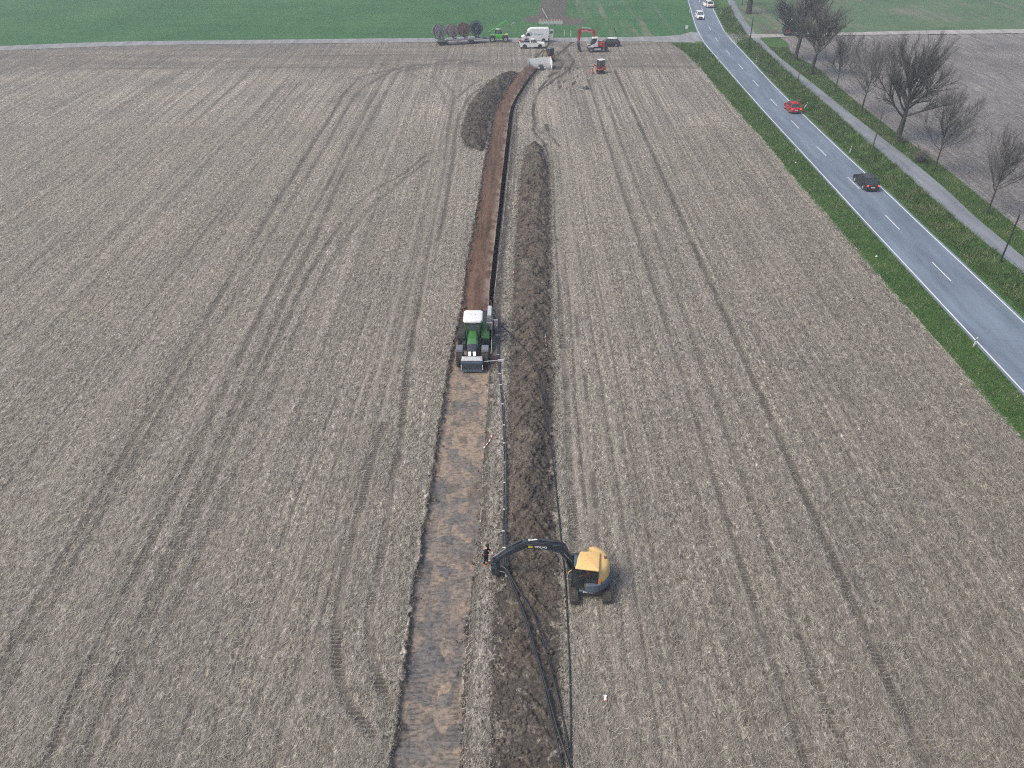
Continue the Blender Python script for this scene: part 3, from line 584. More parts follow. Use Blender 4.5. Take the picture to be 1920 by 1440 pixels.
def ditch(s, x, y): return (.06 - (1-near_x(y))*.62*np.sin(np.clip((s-.12)/.82,0,1)*math.pi)**1.2) + rough(x, y, .22)*np.sin(s*math.pi)*(1-near_x(y)) - .03*near_x(y)
ribbon('ditch_verge', off(RR,.25), off(PL,.03), YT0, YB, 22, ditch, M['verge'], .3)
ribbon('right_verge', off(PR,-.03), off(VR,.3), YT0, float(EN(58.0))-.2, 12, lambda s,x,y: .06-.08*s+rough(x,y,.14)*np.sin(s*math.pi), M['verge'], .3)
# ploughed field on the right, in the fan of view
def fan_grid(name, yA, yB, xA, xB, nr, nc, zf, mat, attrs=None):
    """yA, yB as functions of x ; xA, xB as functions of y"""
    ya, yb = float(np.min(yA(np.linspace(-190,260,60)))), float(np.max(yB(np.linspace(-190,260,60))))
    t = np.linspace(0, 1, nr)[:,None]; s = np.linspace(0, 1, nc)[None,:]; Yg = ya+(yb-ya)*t**1.3+0*s
    Xg = xA(Yg)*(1-s)+xB(Yg)*s
    lo, hi = yA(Xg), yB(Xg); Yg = lo+(hi-lo)*(t**1.3); Xg = xA(Yg)*(1-s)+xB(Yg)*s
    at = {k: f(Xg, Yg) for k, f in (attrs or {}).items()}
    return tag(mesh_np(name, np.stack([Xg, Yg, zf(Xg, Yg)], -1).reshape(-1,3), grid_faces(nr, nc).reshape(-1,4), mat, attrs=at), kind='structure')
fan_grid('ploughed_field', lambda x: 0*x+YT0, EN, off(VR,.2), lambda y: 0*y+250, 420, 420, lambda x,y: -.03+(fbm(x,y,1.0,401,4)-.5)*.22+(vn(x*1.6,y*.15,.6,405)-.5)*.14, M['plough'])
fan_grid('far_right_field', EF, lambda x: 0*x+YB, off(PR,-.02), lambda y: 0*y+260, 90, 160, lambda x,y: .0+(fbm(x,y,3,411,3)-.5)*.08, M['green_r'], {'worn': lambda x,y: .9*sm(fbm(x,y,9,415,3),.42,.6), 'bare': lambda x,y: .8*(x>P(1430,60)[0])*(x<P(1480,60)[0])*(y<P(1430,46)[1])*sm(fbm(x,y,2,417,3),.3,.5)*(y>170)})
# the bare strip in the green field continues the excavation across the track
GA = Curve([(1003,40),(1008,22),(1018,0)]); GB = Curve([(1057,40),(1060,22),(1064,0)])
def bare(x, y):
    yb = P(1030, 42)[1]; a = sm(np.minimum(x-GA(y), GB(y)-x), -.5, .5)*(y > yb)
    b = sm(1-((x-P(1030,40)[0])/6.5)**2-((y-P(1030,40)[1]-2)/7)**2, 0, .2)*(y > yb-.8); c = sm(1-((x-P(1065,41)[0])/5)**2-((y-P(1065,41)[1])/4.5)**2, 0, .3)
    return np.clip(a+b+c, 0, 1)*.92
def worn(x, y):
    xa, xb = P(1070,50)[0], P(1200,30)[0]; tr = sm(np.minimum(x-xa, xb-x), -3, 3); r = .45*tr
    for u, w in ((1082,.5),(1089,.5),(1097,.3),(1130,.7),(1141,.7),(1186,.8),(1196,.9),(1225,.4),(1240,.4)):
        xc = P(u, 30)[0]+(y-200)*.02; r = r+.5*np.exp(-((x-xc)/w)**2)
    return np.clip(r, 0, 1.3)
fan_grid('green_field', YF, lambda x: 0*x+YB, lambda y: 0*y-230, off(RL,-.25), 200, 620, lambda x,y: -.01+(fbm(x,y,2.5,421,3)-.5)*.10+ .5*np.clip(bare(x,y),0,1)*(fbm(x,y,1.6,423,3)-.3), M['green'], {'worn': worn, 'bare': bare})
def sheet_between(name, yA, yB, x0, x1, n, z, mat):
    xx = np.linspace(x0, x1, n); s = np.linspace(0, 1, 4); a, b = yA(xx), yB(xx); Yg = a[None,:]*(1-s[:,None])+b[None,:]*s[:,None]+(np.array([-.12,0,0,.12])[:,None])*(fbm(xx, xx*0, 1.5, 431)[None,:]*3); Xg = np.repeat(xx[None,:], 4, 0)
    return tag(mesh_np(name, np.stack([Xg, Yg, z+0*Xg], -1).reshape(-1,3), grid_faces(4, n).reshape(-1,4), mat), kind='structure')
xl = float(RL(float(YN(45.)))) -.2
sheet_between('farm_track', YN, YF, -230, xl, 500, .045, M['track'])
sheet_between('gravel_track', EN, EF, float(RR(yjN))+.2, 260, 400, .085, M['track_e'])
def flare(pts, z, mat, name='junction_apron'):
    m = MB(); q = [P3(u, v, 0) for u, v in pts]; m.add([(a, b, z) for a, b, _ in q], [tuple(range(len(q)))]); return tag(m.build(name, mat), kind='structure')
flare([(1225,69.5),(1275,66),(1296,60),(1310,62),(1325,90),(1312,84),(1295,80),(1225,79)], .052, M['track'])
flare([(1358,60),(1368,63.5),(1400,64.3),(1400,73),(1386,77),(1380,84),(1362,66)], .092, M['track'])
# outer land to the horizon, a frame round the detailed part
m = MB(); o_, i_ = (-3000,-3000,3000,4000), (-229,12.2,259,YB-.2)
m.add([(o_[0],o_[1],-.6),(o_[2],o_[1],-.6),(o_[2],o_[3],-.6),(o_[0],o_[3],-.6),(i_[0],i_[1],-.14),(i_[2],i_[1],-.14),(i_[2],i_[3],-.14),(i_[0],i_[3],-.14)], [(0,1,5,4),(1,2,6,5),(2,3,7,6),(3,0,4,7)])
tag(m.build('ground', M['verge']), kind='structure')
# ---------------------------------------------------------------- verge grass blades
def blade_mat():
    t = NT('grass_blade'); r = t.attr('rnd'); return t.done(t.ramp(r, [(0.0,(.032,.072,.020)),(.45,(.072,.152,.034)),(.80,(.125,.212,.055)),(.87,(.24,.21,.13)),(1.0,(.36,.32,.22))]), .6, None, .3)
M['blade'] = blade_mat()
def blades(name, x, y, z, h, w, label, dry=0.0):
    n = len(x); a = RNG.random(n)*6.28; ln = h*(.25+.7*RNG.random(n)); la = RNG.random(n)*6.28
    dx, dy = np.cos(a)*w/2, np.sin(a)*w/2; tx, ty = np.cos(la)*ln, np.sin(la)*ln
    Vv = np.stack([np.stack([x-dx, y-dy, z-.03], -1), np.stack([x+dx, y+dy, z-.03], -1), np.stack([x+tx, y+ty, z+h], -1)], 1)
    Ff = np.arange(n*3).reshape(n, 3); clump = fbm(x, y, 1.3, 501, 2); dryp = sm(fbm(x, y, 1.1, 503, 3), .50, .62)*dry
    r = np.clip(RNG.random(n)*.55+.5*(clump-.3), 0, .82); r = np.where(RNG.random(n) < .05+.55*dryp, .87+.13*RNG.random(n), r)
    return tag(mesh_np(name, Vv.reshape(-1,3), Ff, M['blade'], attrs={'rnd': np.repeat(r[:,None], 3, 1)}), label, 'grass', kind='stuff')
def in_band(n, A, B, y0, y1, pw=1.5):
    y = y0+(y1-y0)*RNG.random(n)**pw; s = RNG.random(n); return A(y)*(1-s)+B(y)*s, y, s
x, y, s = in_band(60000, VL, off(RL,-.35), 36, 172, 1.3); blades('verge_grass', x, y, verge_left(s, x, y), (.08+.12*RNG.random(len(x)))*(1+y/160), .03+y/4000, 'short green grass between the stubble and the road edge', .3)
x, y, s = in_band(150000, off(RR,.4), off(PL,-.05), 46, 215, 1.3); tf = sm(s,.25,.5)*(1-near_x(y)*.7); k = RNG.random(len(x)) < .3+.7*sm(fbm(x,y,.8,511,3),.35,.6); x, y, s, tf = x[k], y[k], s[k], tf[k]
blades('ditch_grass', x, y, ditch(s, x, y), (.08+.32*RNG.random(len(x))*tf)*(1+y/200), .035+y/3500, 'rough tussocky grass in the ditch between road and bike path', .4)
x, y, s = in_band(60000, off(PR,.05), off(VR,.1), 50, 168, 1.3); blades('path_grass', x, y, .06-.08*s+rough(x,y,.14), (.07+.14*RNG.random(len(x)))*(1+y/160), .03+y/4000, 'bright green grass strip under the roadside trees', .35)
# ---------------------------------------------------------------- object materials
M['tyre'] = paint('tyre_rubber', (.028,.028,.030), .8, .55, 0, (.13,.11,.09), 5)
M['tyre_mud'] = paint('muddy_tyre', (.045,.042,.040), .9, .8, 0, (.15,.125,.10), 4)
M['black'] = paint('black_plastic', (.022,.023,.026), .55, .3); M['dark'] = paint('dark_steel', (.045,.055,.068), .45, .35)
M['navy'] = paint('dark_blue_grey_steel', (.030,.042,.058), .38, .25); M['slate'] = paint('slate_blue_paint', (.10,.135,.19), .4, .35)
M['grey'] = paint('grey_steel', (.30,.31,.32), .45, .4); M['lgrey'] = paint('light_grey_paint', (.52,.54,.55), .45, .35); M['white'] = paint('white_paint', (.80,.81,.80), .35, .15)
M['green'+'p'] = paint('tractor_green', (.045,.19,.04), .35, .25); M['greenb'] = paint('bright_green', (.10,.42,.06), .35, .2); M['dgreen'] = paint('dark_green', (.025,.07,.045), .4, .3)
M['yellow'] = paint('warm_yellow', (.84,.56,.23), .4, .2, sc=3); M['orange'] = paint('orange_paint', (.72,.22,.03), .4, .3); M['red'] = paint('red_paint', (.42,.020,.028), .38, .25); M['ored'] = paint('orange_red_paint', (.55,.10,.05), .45, .35)
M['glass'] = glassm('dark_glass'); M['glassb'] = glassm('sky_glass', (.10,.14,.16)); M['chrome'] = paint('bright_metal', (.62,.63,.65), .25, .2, .8)
M['rust'] = paint('rusty_steel', (.20,.135,.115), .8, .6, 0, (.11,.07,.055), 3); M['rustg'] = paint('weathered_flange', (.36,.33,.325), .8, .5, 0, (.15,.10,.09), 3); M['cable'] = paint('black_cable', (.018,.022,.03), .42, .3, 0, (.12,.11,.10), 2)
M['pipe'] = paint('grey_duct', (.045,.058,.080), .42, .35, 0, (.2,.18,.16), 1.5); M['clamp'] = paint('white_clamp', (.75,.76,.76), .5, .2)
M['wood'] = paint('weathered_wood', (.105,.085,.068), .85, .5, 0, (.05,.04,.035), 6); M['skin'] = paint('skin', (.52,.31,.23), .55, .1); M['hair'] = paint('dark_hair', (.035,.024,.018), .7, .1)
M['lamp'] = emit('lit_lamp', (1.0,.97,.9), 1.6); M['tail'] = emit('lit_tail_lamp', (1.0,.05,.03), 1.2); M['beacon'] = paint('orange_beacon', (.75,.20,.02), .3, .1)
M['plate'] = paint('pale_plate', (.7,.7,.66), .5, .1); M['dirtyglass'] = glassm('green_glass', (.06,.085,.08), .1)
def clear_mat():
    t = NT('clear_cab_glass'); t.b.inputs['Alpha'].default_value = .55; return t.done((.02,.035,.04), .06, None, .9)
M['clear'] = clear_mat()
def wheel(par, x, y, z, r, w, rr, tyre='tyre', rim='grey', lug=0, side=1):
    m = MB(); h = w/2; b = .12*r
    m.lathe([(-h*.85, rr), (-h, rr+.25*(r-rr)), (-h, r-b), (-h*.78, r), (h*.78, r), (h, r-b), (h, rr+.25*(r-rr)), (h*.85, rr), (-h*.85, rr)], (x,y,z), 'y', 28)
    if lug:
        for i in range(lug):
            for s_ in (-1, 1):
                t = 2*math.pi*(i+(.25 if s_ > 0 else -.25))/lug; t2 = t+.20*s_*s_
                a = Vector((x+math.cos(t)*(r+.015), y+s_*h*.92, z+math.sin(t)*(r+.015))); c = Vector((x+math.cos(t2)*(r+.03), y+s_*h*.04, z+math.sin(t2)*(r+.03)))
                m.bar(a, c, .07, .05, up=(math.cos(t), 0, math.sin(t)))
    o = m.build('wheel', M[tyre], par, smooth=True)
    q = MB(); ys = y+side*h*.55; q.lathe([(-.02,rr*1.0),(0,rr),(.03*side,rr*.92),(-.05*side,rr*.55),(-.03*side,rr*.3),(.04*side,rr*.26),(.05*side,.001)], (x,ys,z), 'y', 20)
    q.lathe([(0,rr),(-.04*side,rr*.9),(-.04*side,.001)], (x,y-side*h*.5,z), 'y', 16); q.build('rim', M[rim], o, smooth=True); return o
def text(par, s, size, M4, mat, name='lettering', ext=.004, bold=.0):
    c = bpy.data.curves.new('lettering_curve', 'FONT'); c.body = s; c.size = size; c.extrude = ext; c.offset = bold; c.align_x = 'CENTER'; c.align_y = 'CENTER'
    o = bpy.data.objects.new('lettering_tmp', c); lnk(o); bpy.context.view_layer.update()
    me = bpy.data.meshes.new_from_object(o.evaluated_get(bpy.context.evaluated_depsgraph_get())); bpy.data.objects.remove(o); bpy.data.curves.remove(c)
    me.transform(M4); me.materials.clear(); me.materials.append(mat); me.name = name; return lnk(bpy.data.objects.new(name, me), par)
def frame_m(o, ex, ey):   # matrix with given origin, text x direction, text y direction
    ex = Vector(ex).normalized(); ey = Vector(ey); ey = (ey-ex*ey.dot(ex)).normalized(); ez = ex.cross(ey)
    return Matrix(((ex.x,ey.x,ez.x,o[0]),(ex.y,ey.y,ez.y,o[1]),(ex.z,ey.z,ez.z,o[2]),(0,0,0,1)))
# ---------------------------------------------------------------- cars
def car(name, label, cat, loc, rz, L=4.3, W=1.8, H=1.48, col='white', kind='hatch', roofcol=None, lights=False, tails=True, belt=.92, glass='glass'):
    t = thing(name, label, cat, loc, rz); h = L/2; wb = L*.30; rw = .34 if kind != 'pickup' else .40; g = .20 if kind != 'pickup' else .30; zb = belt; hood = belt-.10 if kind != 'suv' else belt
    def arch(cx): return [(cx+ (rw+.07)*math.cos(a), .02+rw+(rw+.07)*math.sin(a)) for a in [math.pi*k/8 for k in range(9)]][::-1]
    pr = [(-h+.05,g+.06)] + [(-wb-rw-.08,g)] + arch(-wb) + [(-wb+rw+.09,g), (wb-rw-.09,g)] + arch(wb) + [(wb+rw+.08,g), (h-.06,g+.08), (h,g+.30), (h-.03,hood-.18), (h-.16,hood-.05), (h*.55,hood+.02), (h*.42,zb)]
    if kind == 'pickup': pr += [(-h*.18,zb),(-h+.04,zb+.02),(-h,zb-.06),(-h,g+.3)]
    else: pr += [(-h+.16,zb+.02),(-h+.02,zb-.10),(-h,g+.35)]
    m = MB(); m.prism(pr, -W/2, W/2)
    m.v = [(x, y*(1-.14*min(1, abs(x)/h)**5), z) for x, y, z in m.v]; body = m.build('body', M[col], t, bevel=.05, smooth=True, seg=3)
    # greenhouse
    if kind == 'pickup': gx = (h*.44, h*.20, -h*.10, -h*.20)
    elif kind == 'hatch': gx = (h*.46, h*.12, -h*.62, -h*.86)
    elif kind == 'suv': gx = (h*.42, h*.14, -h*.70, -h*.90)
    else: gx = (h*.46, h*.12, -h*.60, -h*.86)
    b_, r_ = W*.455, W*.37; zt = H-.06
    m = MB(); m.hexa([(gx[3],-b_,zb-.02),(gx[0],-b_*.92,zb-.02),(gx[0],b_*.92,zb-.02),(gx[3],b_,zb-.02),(gx[2],-r_,zt),(gx[1],-r_,zt),(gx[1],r_,zt),(gx[2],r_,zt)]); m.build('windows', M[glass], t, bevel=.03)
    m = MB(); n = 7; secs = []
    for i in range(n):
        f = i/(n-1); x = gx[2]-.06+(gx[1]-gx[2]+.10)*f; e = 1-.10*abs(2*f-1)**4; z0 = zt-.03-.05*abs(2*f-1)**3
        secs.append([(x,-r_*1.04*e,z0),(x,-r_*.85*e,z0+.07),(x,0,z0+.09),(x,r_*.85*e,z0+.07),(x,r_*1.04*e,z0),(x,0,z0-.01)])
    m.loft(secs); m.build('roof', M[roofcol or col], t, smooth=True)
    m = MB()
    for s in (-1, 1):
        for a_, c_, w_, h_ in (((gx[0]-.02,s*b_*.93,zb-.02),(gx[1],s*r_*1.01,zt),.06,.06), ((gx[3]+.03,s*b_,zb-.02),(gx[2],s*r_*1.01,zt),.10,.14 if kind != 'pickup' else .08), ((0,s*b_*1.01,zb),((gx[1]+gx[2])/2,s*r_*1.02,zt),.04,.07)): MB().bar(a_, c_, w_, h_).build('pillar', M[col], t)
    for s in (-1, 1):
        for cx in (wb, -wb): wheel(t, cx, s*(W/2-.12), rw, rw, .22, rw*.62, 'tyre', 'grey' if kind != 'pickup' else 'black', 0, s)
        MB().box(h-.16,h-.005,s*W*.33-.15,s*W*.33+.15,hood-.30,hood-.15).build('headlight', M['lamp'] if lights else M['chrome'], t, bevel=.03)
        MB().box(-h-.012,-h+.12,s*W*.37-.13,s*W*.37+.10,zb-.24,zb-.06).build('tail_light', M['tail'] if tails else M['red'], t, bevel=.02)
        MB().box(gx[0]-.22,gx[0]-.08,s*(W/2+.02),s*(W/2+.18),zb+.0,zb+.14).build('mirror', M[col], t, bevel=.03)
    MB().box(h-.05,h+.012,-W*.26,W*.26,g+.12,hood-.20).build('grille', M['black'], t); MB().box(-h-.015,-h+.03,-W*.14,W*.14,g+.32,g+.44).build('number_plate', M['plate'], t)
    MB().box(-h-.02,-h+.1,-W*.44,W*.44,g+.02,g+.20).build('rear_bumper', M['black'], t, bevel=.03)
    if kind == 'pickup':
        m = MB(); m.box(-h+.10,-h*.22,-W*.41,W*.41,zb-.01,zb+.035); m.build('load_bed', M['black'], t); m = MB()
        for s in (-1, 1): m.bar((-h*.22,s*W*.40,zb),(-h*.20-.25,s*W*.36,H-.12),.06,.09)
        m.bar((-h*.20-.25,-W*.36,H-.12),(-h*.20-.25,W*.36,H-.12),.06,.06); m.build('roll_bar', M['black'], t)
        MB().box(-h*.62,-h*.32,-.35,.40,zb+.03,zb+.32).build('cargo_box', M['dark'], t, bevel=.03); MB().box(-h*.9,-h*.68,-.6,.1,zb+.03,zb+.20).build('cargo_box', M['dark'], t, bevel=.03)
        for s in (-1,1): MB().box(h*.1,h*.55,s*(W/2+.0),s*(W/2+.03),g+.02,g+.1).build('side_step', M['black'], t)
    return t
sx, sy = P(1493, 216); car('red_car', 'small red hatchback driving away behind the dark car on the right lane', 'car', (sx-.1, sy+2.1, ZR+.03), R(90), 4.0, 1.75, 1.5, 'redc' if 'redc' in M else 'red', 'hatch')
sx, sy = P(1634, 362); car('dark_car', 'black car with glowing red tail lights nearest the camera on the road', 'car', (sx, sy+2.2, ZR+.03), R(90), 4.4, 1.82, 1.55, 'darkcar' if 'darkcar' in M else 'black', 'hatch', 'dark')
sx, sy = P(1312, 38.5); car('white_car', 'white car with headlights on coming towards the camera on the left lane', 'car', (sx+.35, sy+2.2, ZR+.03), R(-90)-.10, 4.4, 1.85, 1.6, 'white', 'suv', None, True, False, glass='glassb')
sx, sy = P(1328, 16.5); car('white_car', 'white car driving away at the very top edge of the road', 'car', (sx+.3, sy+2.4, ZR+.03), R(90)+.12, 4.5, 1.85, 1.55, 'lgreyw' if 'lgreyw' in M else 'white', 'hatch')
sx, sy = P(1000, 91.5); pk = car('pickup_truck', 'white pickup truck with loaded bed parked on the stubble in front of the van', 'pickup truck', (sx-.2, sy+.9, 0), R(2), 5.35, 1.95, 1.84, 'white', 'pickup', None, False, False, 1.15)
sx, sy = P(1143, 88); car('parked_car', 'black estate car with pale roof parked behind the red wheeled excavator', 'car', (sx-.1, sy+1.0, 0), R(180), 4.7, 1.85, 1.62, 'darkcar' if 'darkcar' in M else 'black', 'suv', 'white', False, False)
# ---------------------------------------------------------------- panel van
def van():
    x0, y0 = P(1003, 80); t = thing('panel_van', 'white high-roof panel van with its rear door open on the far track', 'van', (x0, y0+1.0, .05), R(180)+R(1)); h, W, H = 2.98, 2.02, 2.72; rw = .36; wb = 1.85
    def arch(cx): return [(cx+(rw+.08)*math.cos(a), .02+rw+(rw+.08)*math.sin(a)) for a in [math.pi*k/8 for k in range(9)]][::-1]
    pr = [(-h,.38),(-wb-.5,.34)]+arch(-wb)+[(-wb+.5,.34),(wb-.5,.34)]+arch(wb)+[(wb+.5,.34),(h-.02,.40),(h,.62),(h-.06,1.0),(h-.75,1.30),(h-1.35,2.15),(h-1.75,2.55),(h-2.3,H),(-h+.15,H),(-h,H-.12)]
    m = MB(); m.prism(pr, -W/2, W/2); m.v = [(x, y*(1-.10*max(0, (z-1.0)/1.8)**1.5-.12*max(0,(x-1.6)/1.4)**3), z) for x, y, z in m.v]; m.build('body', M['white'], t, bevel=.07, smooth=True, seg=3)
    for s in (-1, 1):
        m = MB(); y = s*(W/2-.012); m.add([(h-1.0,y,1.30),(h-1.95,y,1.30),(h-1.95,s*(W/2-.06),1.92),(h-1.42,s*(W/2-.06),1.92),(h-1.0,s*(W/2-.045),1.48)], [(0,1,2,3,4)]); m.v += [(a, b+s*.03, c) for a, b, c in m.v]; m.f = [(0,1,2,3,4),(5,6,7,8,9)]+[(i,(i+1)%5,5+(i+1)%5,5+i) for i in range(5)]; m.build('side_window', M['glass'], t)
        MB().box(h-1.05,h-.88,s*(W/2+.02),s*(W/2+.22),1.32,1.62).build('mirror', M['black'], t, bevel=.03)
        MB().box(h-.25,h+.0,s*.78-.14,s*.78+.14,.80,1.02).build('headlight', M['chrome'], t, bevel=.03)
        for cx in (wb, -wb): wheel(t, cx, s*(W/2-.14), rw, rw, .24, rw*.6, 'tyre', 'grey', 0, s)
    m = MB(); m.hexa([(h-.78,-.85,1.33),(h-.70,-.85,1.30),(h-.70,.85,1.30),(h-.78,.85,1.33),(h-1.34,-.78,2.16),(h-1.27,-.78,2.18),(h-1.27,.78,2.18),(h-1.34,.78,2.16)]); m.build('windscreen', M['glassb'], t)
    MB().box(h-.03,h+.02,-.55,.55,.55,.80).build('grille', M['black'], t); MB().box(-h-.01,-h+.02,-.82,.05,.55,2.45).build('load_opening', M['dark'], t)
    m = MB(); m.hexa([(-h-.92,W/2-.10,.48),(-h-.02,W/2-.16,.48),(-h-.02,W/2-.08,.48),(-h-.92,W/2-.03,.48),(-h-.92,W/2-.20,2.58),(-h-.02,W/2-.26,2.58),(-h-.02,W/2-.18,2.58),(-h-.92,W/2-.13,2.58)]); d = m.build('rear_door', M['lgrey'], t, bevel=.02)
    MB().box(-h-.75,-h-.2,W/2-.135,W/2-.10,1.7,2.2).build('door_window', M['glass'], d)
    m = MB(); m.lathe([(0,.001),(0,.30),(.012,.30),(.012,.001)], (.9,W/2-.02,1.72), 'y', 24); m.box(-1.6,.35,W/2-.03,W/2-.004,1.58,1.76); m.build('side_logo', paint('pale_blue_print', (.42,.60,.66), .4, .1), t)
van()
# ---------------------------------------------------------------- people
def skin_obj(name, J, E, mat, par, root=0, sub=1):
    me = bpy.data.meshes.new(name); me.from_pydata([j[:3] for j in J], E, []); o = lnk(bpy.data.objects.new(name, me), par)
    md = o.modifiers.new('skin', 'SKIN'); 
    if not me.skin_vertices: me.attributes.new('skin_vertices', 'FLOAT', 'POINT')
    for i, j in enumerate(J):
        r = j[3]; me.skin_vertices[0].data[i].radius = r if isinstance(r, tuple) else (r, r); me.skin_vertices[0].data[i].use_root = (i == root)
    md.use_smooth_shade = True
    if sub: s = o.modifiers.new('subdiv', 'SUBSURF'); s.levels = sub; s.render_levels = sub
    me.materials.append(mat); return o
def person(label, loc, rz, jacket, trousers, shoes, hair='hair', bend=.0, arms='phone', step=.1, sit=False, helmet=None):
    t = thing('person', label, 'person', loc, rz)
    hz = .92 if not sit else .48; px, nx = 0.0, bend
    pel = (0,0,hz); ch = (.10*nx*4,0,hz+.34); sh = (.16*nx*4,0,hz+.50); nk = (.20*nx*4+.01,0,hz+.58); hd = (.24*nx*4+.05,0,hz+.72)
    J = [pel+((.14,.11),), (ch[0],0,ch[2],(.15,.11)), (sh[0],0,sh[2],(.11,.09)), nk+(.05,), (hd[0]-.02,0,hd[2]-.02,.075), (hd[0],0,hd[2]+.08,.078)]; E = [(0,1),(1,2),(2,3),(3,4),(4,5)]
    arm_s, leg_s = {}, {}
    for s in (-1, 1):
        b = len(J); S = Vector((sh[0], s*.19, sh[2]-.02))
        if arms == 'phone': el = S+Vector((.02,s*.05,-.28)); wr = el+Vector((.22,-s*.08,.07)); fd = Vector((.9,-s*.2,.1))
        elif arms == 'reach': el = S+Vector((.20,s*.04,-.20)); wr = el+Vector((.24,-s*.02,-.06)); fd = Vector((.9,0,-.3))
        else: el = S+Vector((-.02,s*.06,-.29)); wr = el+Vector((.06,s*.0,-.25)); fd = Vector((.2,0,-1))
        fd.normalize(); hn = wr+fd*.08; J += [tuple(S)+(.062,), tuple(el)+(.045,), tuple(wr)+(.030,), tuple(hn)+((.040,.018),)]; E += [(2,b),(b,b+1),(b+1,b+2),(b+2,b+3)]; arm_s[s] = (S, el, wr, hn)
        side = fd.cross(Vector((0,0,1))).normalized() if abs(fd.z) < .9 else Vector((1,0,0)); curl = Vector((0,0,-1)) if abs(fd.z) < .9 else Vector((.3,-s,0)).normalized()
        for k, (o_, l_) in enumerate(((-.030,.062),(-.010,.075),(.010,.072),(.029,.056))):
            a = hn+fd*.03+side*o_; m1 = a+fd*l_*.55+curl*.008; e = a+fd*l_*.85+curl*.03; i = len(J); J += [tuple(a)+(.009,), tuple(m1)+(.0085,), tuple(e)+(.007,)]; E += [(b+3,i),(i,i+1),(i+1,i+2)]
        a = wr+fd*.035+side*(-.042*s); e = a+fd*.045+side*(-.018*s)+curl*.012; i = len(J); J += [tuple(a)+(.011,), tuple(e)+(.009,)]; E += [(b+2,i),(i,i+1)]
        b = len(J); hip = Vector((0,s*.10,hz-.06))
        if sit: kn = hip+Vector((.44,s*.02,.02)); an = kn+Vector((.05,0,-.40))
        else: kn = hip+Vector((.03+step*s*.35,0,-.40)); an = Vector((step*s*.6-.02,s*.12,.08))
        toe = an+Vector((.17,s*.03,-.045)); J += [tuple(hip)+(.085,), tuple(kn)+(.058,), tuple(an)+(.038,), tuple(toe)+(.030,)]; E += [(0,b),(b,b+1),(b+1,b+2),(b+2,b+3)]; leg_s[s] = (hip, kn, an, toe)
    body = skin_obj('body', J, E, M['skin'], t)
    JJ = [(0,0,hz-.04,(.165,.135)),(ch[0],0,ch[2],(.178,.135)),(sh[0],0,sh[2],(.13,.11)),(nk[0],0,nk[2]-.02,.062)]; EE = [(0,1),(1,2),(2,3)]
    for s in (-1,1): S, el, wr, hn = arm_s[s]; b = len(JJ); JJ += [tuple(S)+(.082,), tuple(el)+(.060,), tuple(wr)+(.044,)]; EE += [(2,b),(b,b+1),(b+1,b+2)]
    skin_obj('jacket', JJ, EE, jacket, t)
    JJ = [(0,0,hz-.02,(.155,.125))]; EE = []
    for s in (-1,1): hip, kn, an, toe = leg_s[s]; b = len(JJ); JJ += [tuple(hip)+(.10,), tuple(kn)+(.072,), tuple(an+Vector((0,0,.03)))+(.056,)]; EE += [(0,b),(b,b+1),(b+1,b+2)]
    skin_obj('trousers', JJ, EE, trousers, t)
    for s in (-1,1):
        hip, kn, an, toe = leg_s[s]; m = MB(); m.ball((an.x+.06, an.y, an.z-.03), (.145,.052,.052), 6); m.build('shoe', shoes, t, smooth=True)
    hx, hzz = hd[0], hd[2]+.05
    m = MB(); m.ball((hx-.018, 0, hzz+.045), (.120,.108,.115), 7); m.v = [(x, y, max(z, hzz-.02) if x > hx-.02 else z) for x, y, z in m.v]
    m.build('hair' if not helmet else 'helmet', helmet or M[hair], t, smooth=True)
    m = MB()
    for s in (-1,1): m.ball((hx+.072, s*.030, hzz-.015), .011, 4)
    m.build('eyes', M['black'], body); m = MB(); m.ball((hx+.085,0,hzz-.04),(.018,.012,.020),4)
    for s in (-1,1): m.ball((hx-.005,s*.080,hzz-.025),(.022,.012,.032),4)
    m.build('nose_and_ears', M['skin'], body, smooth=True); MB().box(hx+.066,hx+.077,-.024,.024,hzz-.078,hzz-.068).build('mouth', paint('lips', (.35,.13,.11), .5, 0), body)
    return t, arm_s
cloth = lambda n, c: paint(n, c, .85, .15, 0, (.1,.09,.08), 8, .2)
wx, wy = P(911, 1058); wk, ar = person('person in dark purple jacket looking down at a phone beside the digger bucket', (wx, wy, 0), R(-25), cloth('purple_black_jacket', (.035,.022,.034)), cloth('charcoal_trousers', (.028,.025,.027)), cloth('orange_boots', (.50,.13,.05)), bend=.10, step=.08)
pc = (ar[1][3]+ar[-1][3])/2+Vector((.06,0,.02)); ph = MB().box(pc.x-.045,pc.x+.045,pc.y-.04,pc.y+.04,pc.z,pc.z+.012); ph.v = [(x, y, z) for x, y, z in ph.v]
m4 = wk.matrix_basis.copy(); po = ph.build('phone', M['plate'], None, bevel=.003); po.matrix_world = m4 @ Matrix.Identity(4); tag(po, 'small pale phone held by the person beside the digger bucket', 'phone')
qx, qy = P(974.5, 87.5); person('person in bright orange vest standing at the tailgate of the white pickup', (qx-.1, qy, 0), R(15), cloth('orange_vest', (.75,.10,.05)), cloth('dark_work_trousers', (.03,.03,.05)), M['black'], arms='reach', bend=.06)
qx, qy = P(1027.5, 84.5); person('person in dark work clothes between the pickup bonnet and the van door', (qx+.15, qy, 0), R(190), cloth('navy_jacket', (.03,.03,.055)), cloth('navy_trousers', (.025,.025,.04)), M['black'], arms='down')
